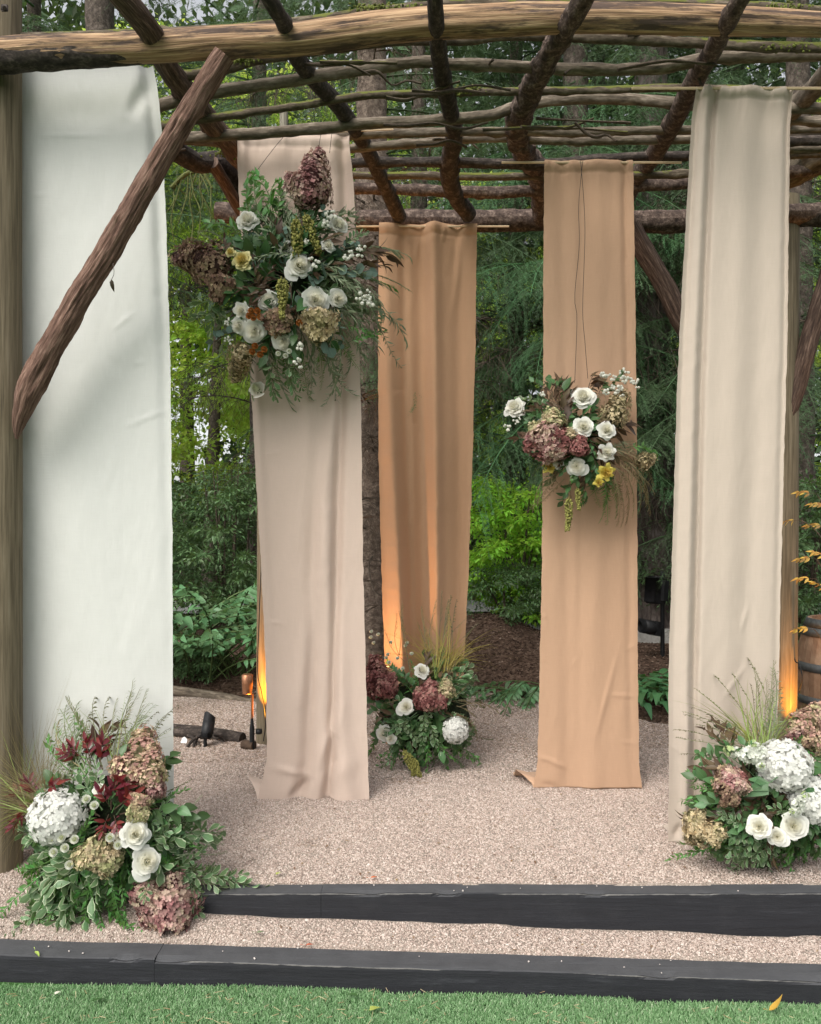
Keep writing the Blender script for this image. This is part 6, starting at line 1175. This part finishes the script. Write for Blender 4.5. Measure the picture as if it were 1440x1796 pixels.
conifer('dark conifer behind the peeled log and the blush drape', (455 - CX) / F * 11.0, 11.0, .13, 13, BO, 48, 5.4, 8, 1.4, TRK, 18, 12, az=(175, 365))
conifer('dark conifer high behind the terracotta drape', (1050 - CX) / F * 10.8, 10.8, .13, 13, BO, 82, 3.0, 10, 1.6, TRK, 19, 10, az=(175, 365))
conifer('dark conifer at the edge behind the round front post', (60 - CX) / F * 10.5, 10.5, .13, 13, BO, 70, 4.4, 10, 1.5, TRK, 20, 4, az=(175, 365))
# mossy drooping branches beside the white drape
q = np.array([P(300, 330, 5.9), P(325, 306, 5.9), P(352, 300, 5.9), P(372, 330, 5.9)]); t = thing('mossy_limb', 'mossy drooping limb between the white drape and the hanging flowers', 'branch', q[1]); g = G(); tube(g, q - q[1], [.016, .016, .014, .008], 10, 30, .3, 5, 20, 9); link('limb', g.mesh('limb', TWM[2].materials[0]), t)
for i, (a, b_) in enumerate([((320, 308), (308, 420)), ((330, 306), (318, 400)), ((345, 302), (335, 460)), ((352, 300), (345, 380)), ((360, 310), (362, 400)), ((340, 303), (330, 350)), ((370, 325), (376, 390)), ((335, 304), (350, 430)), ((325, 306), (322, 350)), ((350, 302), (368, 350)), ((312, 318), (300, 380))]):
    p0, p1 = P(*a, 5.9) - q[1], P(*b_, 5.85) - q[1]; g = G(); tube(g, [p0, p0 * .75 + p1 * .25 + rng.normal(0, .03, 3), p0 * .4 + p1 * .6 + rng.normal(0, .03, 3), p1 + rng.normal(0, .02, 3)], [.006, .005, .004, .002], 7, 30, .6, 5, 60, i); link('hanging_twig', g.mesh('hanging_twig', TWM[2].materials[0]), t)

# leafy trees and shrubs
def leafy_branch(name, seed, mat, L, n, leafL, leafW, shape, spread=.4, droop=.2, ns=3):
    r = np.random.default_rng(seed); g = G(); t = np.linspace(0, 1, 8); st = np.column_stack([.05 * np.sin(t * 4 + seed) * L, t * L, -droop * L * t**2]); tube(g, st, np.linspace(.006, .002, 8) * L, 4, 8, cap=False, a=.02)
    geo = [leaf_geo(leafL, leafW, shape, c, .3, ns, tw) for c, tw in ((.1, .3), (.35, -.3), (.6, .2))]
    for i in range(n):
        f = r.uniform(.15, 1)**.8; k = int(min(6, f * 7)); p = st[k] + (st[k + 1] - st[k]) * (f * 7 - k); off = r.normal(0, 1, 3) * (spread, spread * .5, spread * .5) * L * .4 * (1.15 - f); p2 = p + off
        d = norm(norm(off) + np.array([0, .6, -.25])); V, Q, uv = geo[i % 3]; s = r.uniform(.6, 1.2); g.add(V * s @ basis(d, norm(np.array([0, 0, 1.]) + r.normal(0, .45, 3))).T + p2, Q, uv=uv, a=r.random())
        if i % 4 == 0: tube(g, [p, p2], .0025 * L, 3, 2, cap=False, a=.02)
    return g.mesh(name, mat)
BD = [leafy_branch('leafy_branch', 20 + i, L_DEC, 1.5, 240, .085, .055, 'ovate', .6, .25) for i in range(3)]
BB = [leafy_branch('leafy_branch', 30 + i, L_BRT, .7, 130, .065, .034, 'ovate', .6, .15) for i in range(3)]
BR = [leafy_branch('leafy_branch', 40 + i, L_SHR, .7, 150, .06, .024, 'lance', .6, .2) for i in range(3)]
def leafy_tree(name, label, cat, X, Y, h, r0, meshes, n, zlo, zhi, rad, seed, sc=1., group=None, inner=.25, mat=TRK, stems=1):
    z0 = float(soil_z(X, Y)); t = thing(name, label, cat, (X, Y, z0), group); r = np.random.default_rng(seed)
    for k in range(stems):
        a = np.array([r.normal(0, .05) * (stems > 1), r.normal(0, .05) * (stems > 1)]); e = np.array([r.normal(0, rad * .25), r.normal(0, rad * .25)]); g = G(); tube(g, [(a[0], a[1], -.1), ((a[0] + e[0]) / 2, (a[1] + e[1]) / 2, h * .45), (e[0], e[1], h)], [r0 * 1.1, r0 * .8, r0 * .2], 10, 24, .14, 5, 5, seed + k); link('trunk' if stems == 1 else 'stem', g.mesh('trunk' if stems == 1 else 'stem', mat), t)
    for i in range(n):
        f = (i + r.random()) / n; z = zlo + (zhi - zlo) * f; an = r.uniform(0, tau); prof = math.sin(math.pi * (.12 + .8 * f))**.6; q = rad * prof * math.sqrt(r.uniform(inner**2, 1)) * .62
        d = norm(np.array([math.cos(an), math.sin(an), r.uniform(-.15, .65)])); p = np.array([q * math.cos(an), q * math.sin(an), z]); link('branch', meshes[r.integers(len(meshes))], t, M4(basis(d, (0, 0, 1.)), p - d * .3 * sc, sc * r.uniform(.75, 1.2)))
    return t
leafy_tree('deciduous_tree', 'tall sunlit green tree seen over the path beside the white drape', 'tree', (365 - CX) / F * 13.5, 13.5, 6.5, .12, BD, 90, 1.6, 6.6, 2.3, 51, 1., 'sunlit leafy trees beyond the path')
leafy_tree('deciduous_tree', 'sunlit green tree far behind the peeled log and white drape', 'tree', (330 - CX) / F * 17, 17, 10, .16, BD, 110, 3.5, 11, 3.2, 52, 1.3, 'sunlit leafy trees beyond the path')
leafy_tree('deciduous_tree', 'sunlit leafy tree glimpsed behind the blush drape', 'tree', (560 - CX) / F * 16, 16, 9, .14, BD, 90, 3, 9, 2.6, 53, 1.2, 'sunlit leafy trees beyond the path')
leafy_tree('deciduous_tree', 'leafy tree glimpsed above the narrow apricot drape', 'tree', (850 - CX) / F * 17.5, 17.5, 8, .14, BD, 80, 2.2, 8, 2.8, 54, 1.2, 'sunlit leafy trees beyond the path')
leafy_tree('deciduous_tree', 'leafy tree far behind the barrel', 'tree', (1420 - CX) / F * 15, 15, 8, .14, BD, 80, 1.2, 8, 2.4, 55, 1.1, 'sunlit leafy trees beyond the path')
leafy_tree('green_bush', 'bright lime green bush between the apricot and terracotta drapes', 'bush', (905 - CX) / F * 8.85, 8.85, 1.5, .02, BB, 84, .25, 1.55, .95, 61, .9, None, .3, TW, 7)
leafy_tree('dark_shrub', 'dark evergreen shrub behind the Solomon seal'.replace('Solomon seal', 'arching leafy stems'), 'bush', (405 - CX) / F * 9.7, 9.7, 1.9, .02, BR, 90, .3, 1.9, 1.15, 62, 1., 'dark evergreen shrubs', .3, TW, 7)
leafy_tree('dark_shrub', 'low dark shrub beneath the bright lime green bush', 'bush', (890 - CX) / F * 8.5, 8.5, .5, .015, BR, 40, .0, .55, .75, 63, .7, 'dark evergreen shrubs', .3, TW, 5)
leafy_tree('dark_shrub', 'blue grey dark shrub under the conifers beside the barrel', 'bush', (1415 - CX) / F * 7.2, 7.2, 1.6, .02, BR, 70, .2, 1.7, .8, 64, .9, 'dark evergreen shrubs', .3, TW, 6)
leafy_tree('dark_shrub', 'dark shrub under the conifers behind the floodlights', 'bush', (1180 - CX) / F * 9.3, 9.9, 1.6, .02, BR, 70, .2, 2.2, 1.3, 65, 1., 'dark evergreen shrubs', .3, TW, 6)
leafy_tree('dark_shrub', 'low dark shrub on the mulch behind the edging log', 'bush', (340 - CX) / F * 7.6, 7.6, .3, .012, BR, 26, -.02, .28, .5, 66, .5, 'dark evergreen shrubs', .3, TW, 5)
# light stone edging and wall by the path
for (px, py, Y, w, lab) in [(1128, 1112, 9.2, .9, 'pale stone kerb behind the black floodlights'), (900, 1092, 10.0, 1.4, 'pale stone kerb glimpsed under the bright lime green bush')]:
    p = P(px, py, Y); g = G(); box(g, (0, 0, 0), (w, .2, .16), bev=.1); o = link('stone_kerb', g.mesh('stone_kerb', m_plain('kerb_stone', (.34, .33, .31), .9, var=.2, bump=.3), False), None, M4(basis((.25, 1, 0), (0, 0, 1.)), (p[0], p[1], float(soil_z(p[0], p[1])) + .06))); tag(o, lab, 'kerb', 'pale stone kerbs along the path')

# arching leafy stems (solomon's seal), hostas and the autumn sapling: every broad leaf is its own piece
kd('sol', 'arching_stem', L_SOL, .082, .034, 'ovate', 22, 1, 70, .75, .75, smat=S_GRN, split=True, start=.3, flat=1., droop=.55, size_end=.55, stem=(.005, .002), curl=.3, ns=5, fold=.2)
kd('hos', 'hosta_leaf_stalk', L_HOS, .105, .055, 'heart', 1, 1, 25, .6, .20, smat=S_GRN, split=True, start=.75, size_end=.9, curl=.5, ns=6, fold=.15, stem=(.004, .003))
def clump(name, label, cat, key, px, Y, n, h, spread, seed, group, faceaz=(0, 360), lift=(.6, 1.3)):
    X = (px - CX) / F * Y; z0 = float(soil_z(X, Y)); t = thing(name, label, cat, (X, Y, z0), group); r = np.random.default_rng(seed); k = K[key]
    for i in range(n):
        an = R(r.uniform(*faceaz)); b0 = np.array([r.normal(0, spread * .45), r.normal(0, spread * .35), 0.]); d = np.array([math.cos(an), math.sin(an), r.uniform(*lift)]); put_sprig(k, t, M4(basis(d, norm(np.array([math.cos(an) * -.6, math.sin(an) * -.6, 1.]))), b0, h / k.length * r.uniform(.75, 1.15)), i % 4)
    return t
gs = 'clumps of arching broad leaved stems'
clump('solomon_seal', 'tall clump of arching broad leaved stems beside the lit post', 'plant', 'sol', 395, 7.5, 30, 1.3, .42, 71, gs, (180, 380), (1., 2.2))
clump('solomon_seal', 'clump of arching broad leaved stems close to the white drape', 'plant', 'sol', 300, 7.7, 24, 1.4, .4, 72, gs, (150, 360), (1.1, 2.4))
clump('solomon_seal', 'highest arching leafy stems before the dark evergreen shrub', 'plant', 'sol', 345, 7.95, 22, 1.85, .5, 73, gs, (180, 370), (1.4, 2.4))
clump('solomon_seal', 'low arching leafy stems between the apricot and terracotta drapes', 'plant', 'sol', 955, 6.95, 28, .85, .3, 74, gs, (150, 260), (.25, .8))
clump('hosta', 'green hosta clump between the terracotta and cream drapes', 'plant', 'hos', 1148, 6.5, 110, .27, .36, 75, None, (0, 360), (.6, 2.))
t = thing('autumn_sapling', 'slender sapling with orange and yellow leaves beside the barrel', 'sapling', (P(1450, 1000, 5.0)[0], 5.0, .2)); g = G(); tube(g, [(0, 0, -.05), (.01, .02, .8), (-.02, 0, 1.75)], [.012, .008, .003], 8, 20, .1); link('stem', g.mesh('stem', BK_GREY), t)
for i, (px, py) in enumerate([(1402, 855), (1372, 905), (1425, 910), (1402, 970), (1400, 1005), (1440, 1015), (1398, 1095), (1430, 870), (1436, 960)]):
    b_ = P(px, py, 4.95) - loc_of(t); a = np.array([0, 0, b_[2] - .06]); k = K['yel']; sc = 1.; a = b_ - norm(b_ - a) * k.length * .8
    put_sprig(k, t, M4(basis(b_ - a, norm(np.array([0, -.8, .8]) + rng.normal(0, .2, 3))), a, .66), i % 4)
    g = G(); tube(g, [a, (a + (0, 0, a[2] - .1)) / 2, (0, 0, a[2] - .15)], .003, 5, 6, cap=False); link('twig', g.mesh('twig', BK_GREY), t)

# far woodland: one mass of leaf clumps with gaps
def far_woods(name, n, yr, xr, zr, size, mat, seed, dens_s, cut, gap=0.):
    r = np.random.default_rng(seed); m = n * 3; X = r.uniform(*xr, m); Y = r.uniform(*yr, m); Z = zr[0] + (zr[1] - zr[0]) * r.random(m)**1.2
    keep = vn(X * dens_s + 50, Z * dens_s + Y * .35 + 50, seed) + .5 * vn(X * dens_s * 3 + 9, Z * dens_s * 3 + 7, seed + 1) > cut + gap * np.exp(-((X + 6.6) / 1.7)**2 - ((Z - 4.6) / 1.9)**2); X, Y, Z = X[keep][:n], Y[keep][:n], Z[keep][:n]; k = len(X)
    a = r.normal(0, 1, (k, 3)); a /= np.linalg.norm(a, axis=1)[:, None]; b_ = np.cross(a, r.normal(0, 1, (k, 3))); b_ /= np.linalg.norm(b_, axis=1)[:, None]; s = r.uniform(*size, (k, 1)); c = np.stack([X, Y, Z], 1)
    V = np.stack([c - a * s, c - b_ * s * .5, c + a * s, c + b_ * s * .5], 1).reshape(-1, 3); g = G(); g.add(V, np.arange(k * 4).reshape(k, 4), uv=np.tile([[0.5, 0], [.5, .5], [.5, 1], [.5, .5]], (k, 1)), a=np.repeat(r.random(k), 4))
    return struct(link(name, g.mesh(name, mat, False)), 'stuff')
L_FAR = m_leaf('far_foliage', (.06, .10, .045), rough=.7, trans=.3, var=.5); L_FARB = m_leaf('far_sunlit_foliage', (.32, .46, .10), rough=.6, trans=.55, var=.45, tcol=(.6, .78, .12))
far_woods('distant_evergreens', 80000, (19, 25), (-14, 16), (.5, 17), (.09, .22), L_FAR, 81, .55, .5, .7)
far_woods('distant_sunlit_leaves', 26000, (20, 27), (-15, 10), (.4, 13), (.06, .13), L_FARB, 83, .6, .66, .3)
far_woods('distant_undergrowth', 22000, (13.5, 19), (-12, 13), (.5, 2.6), (.05, .12), L_FAR, 85, .9, .5)
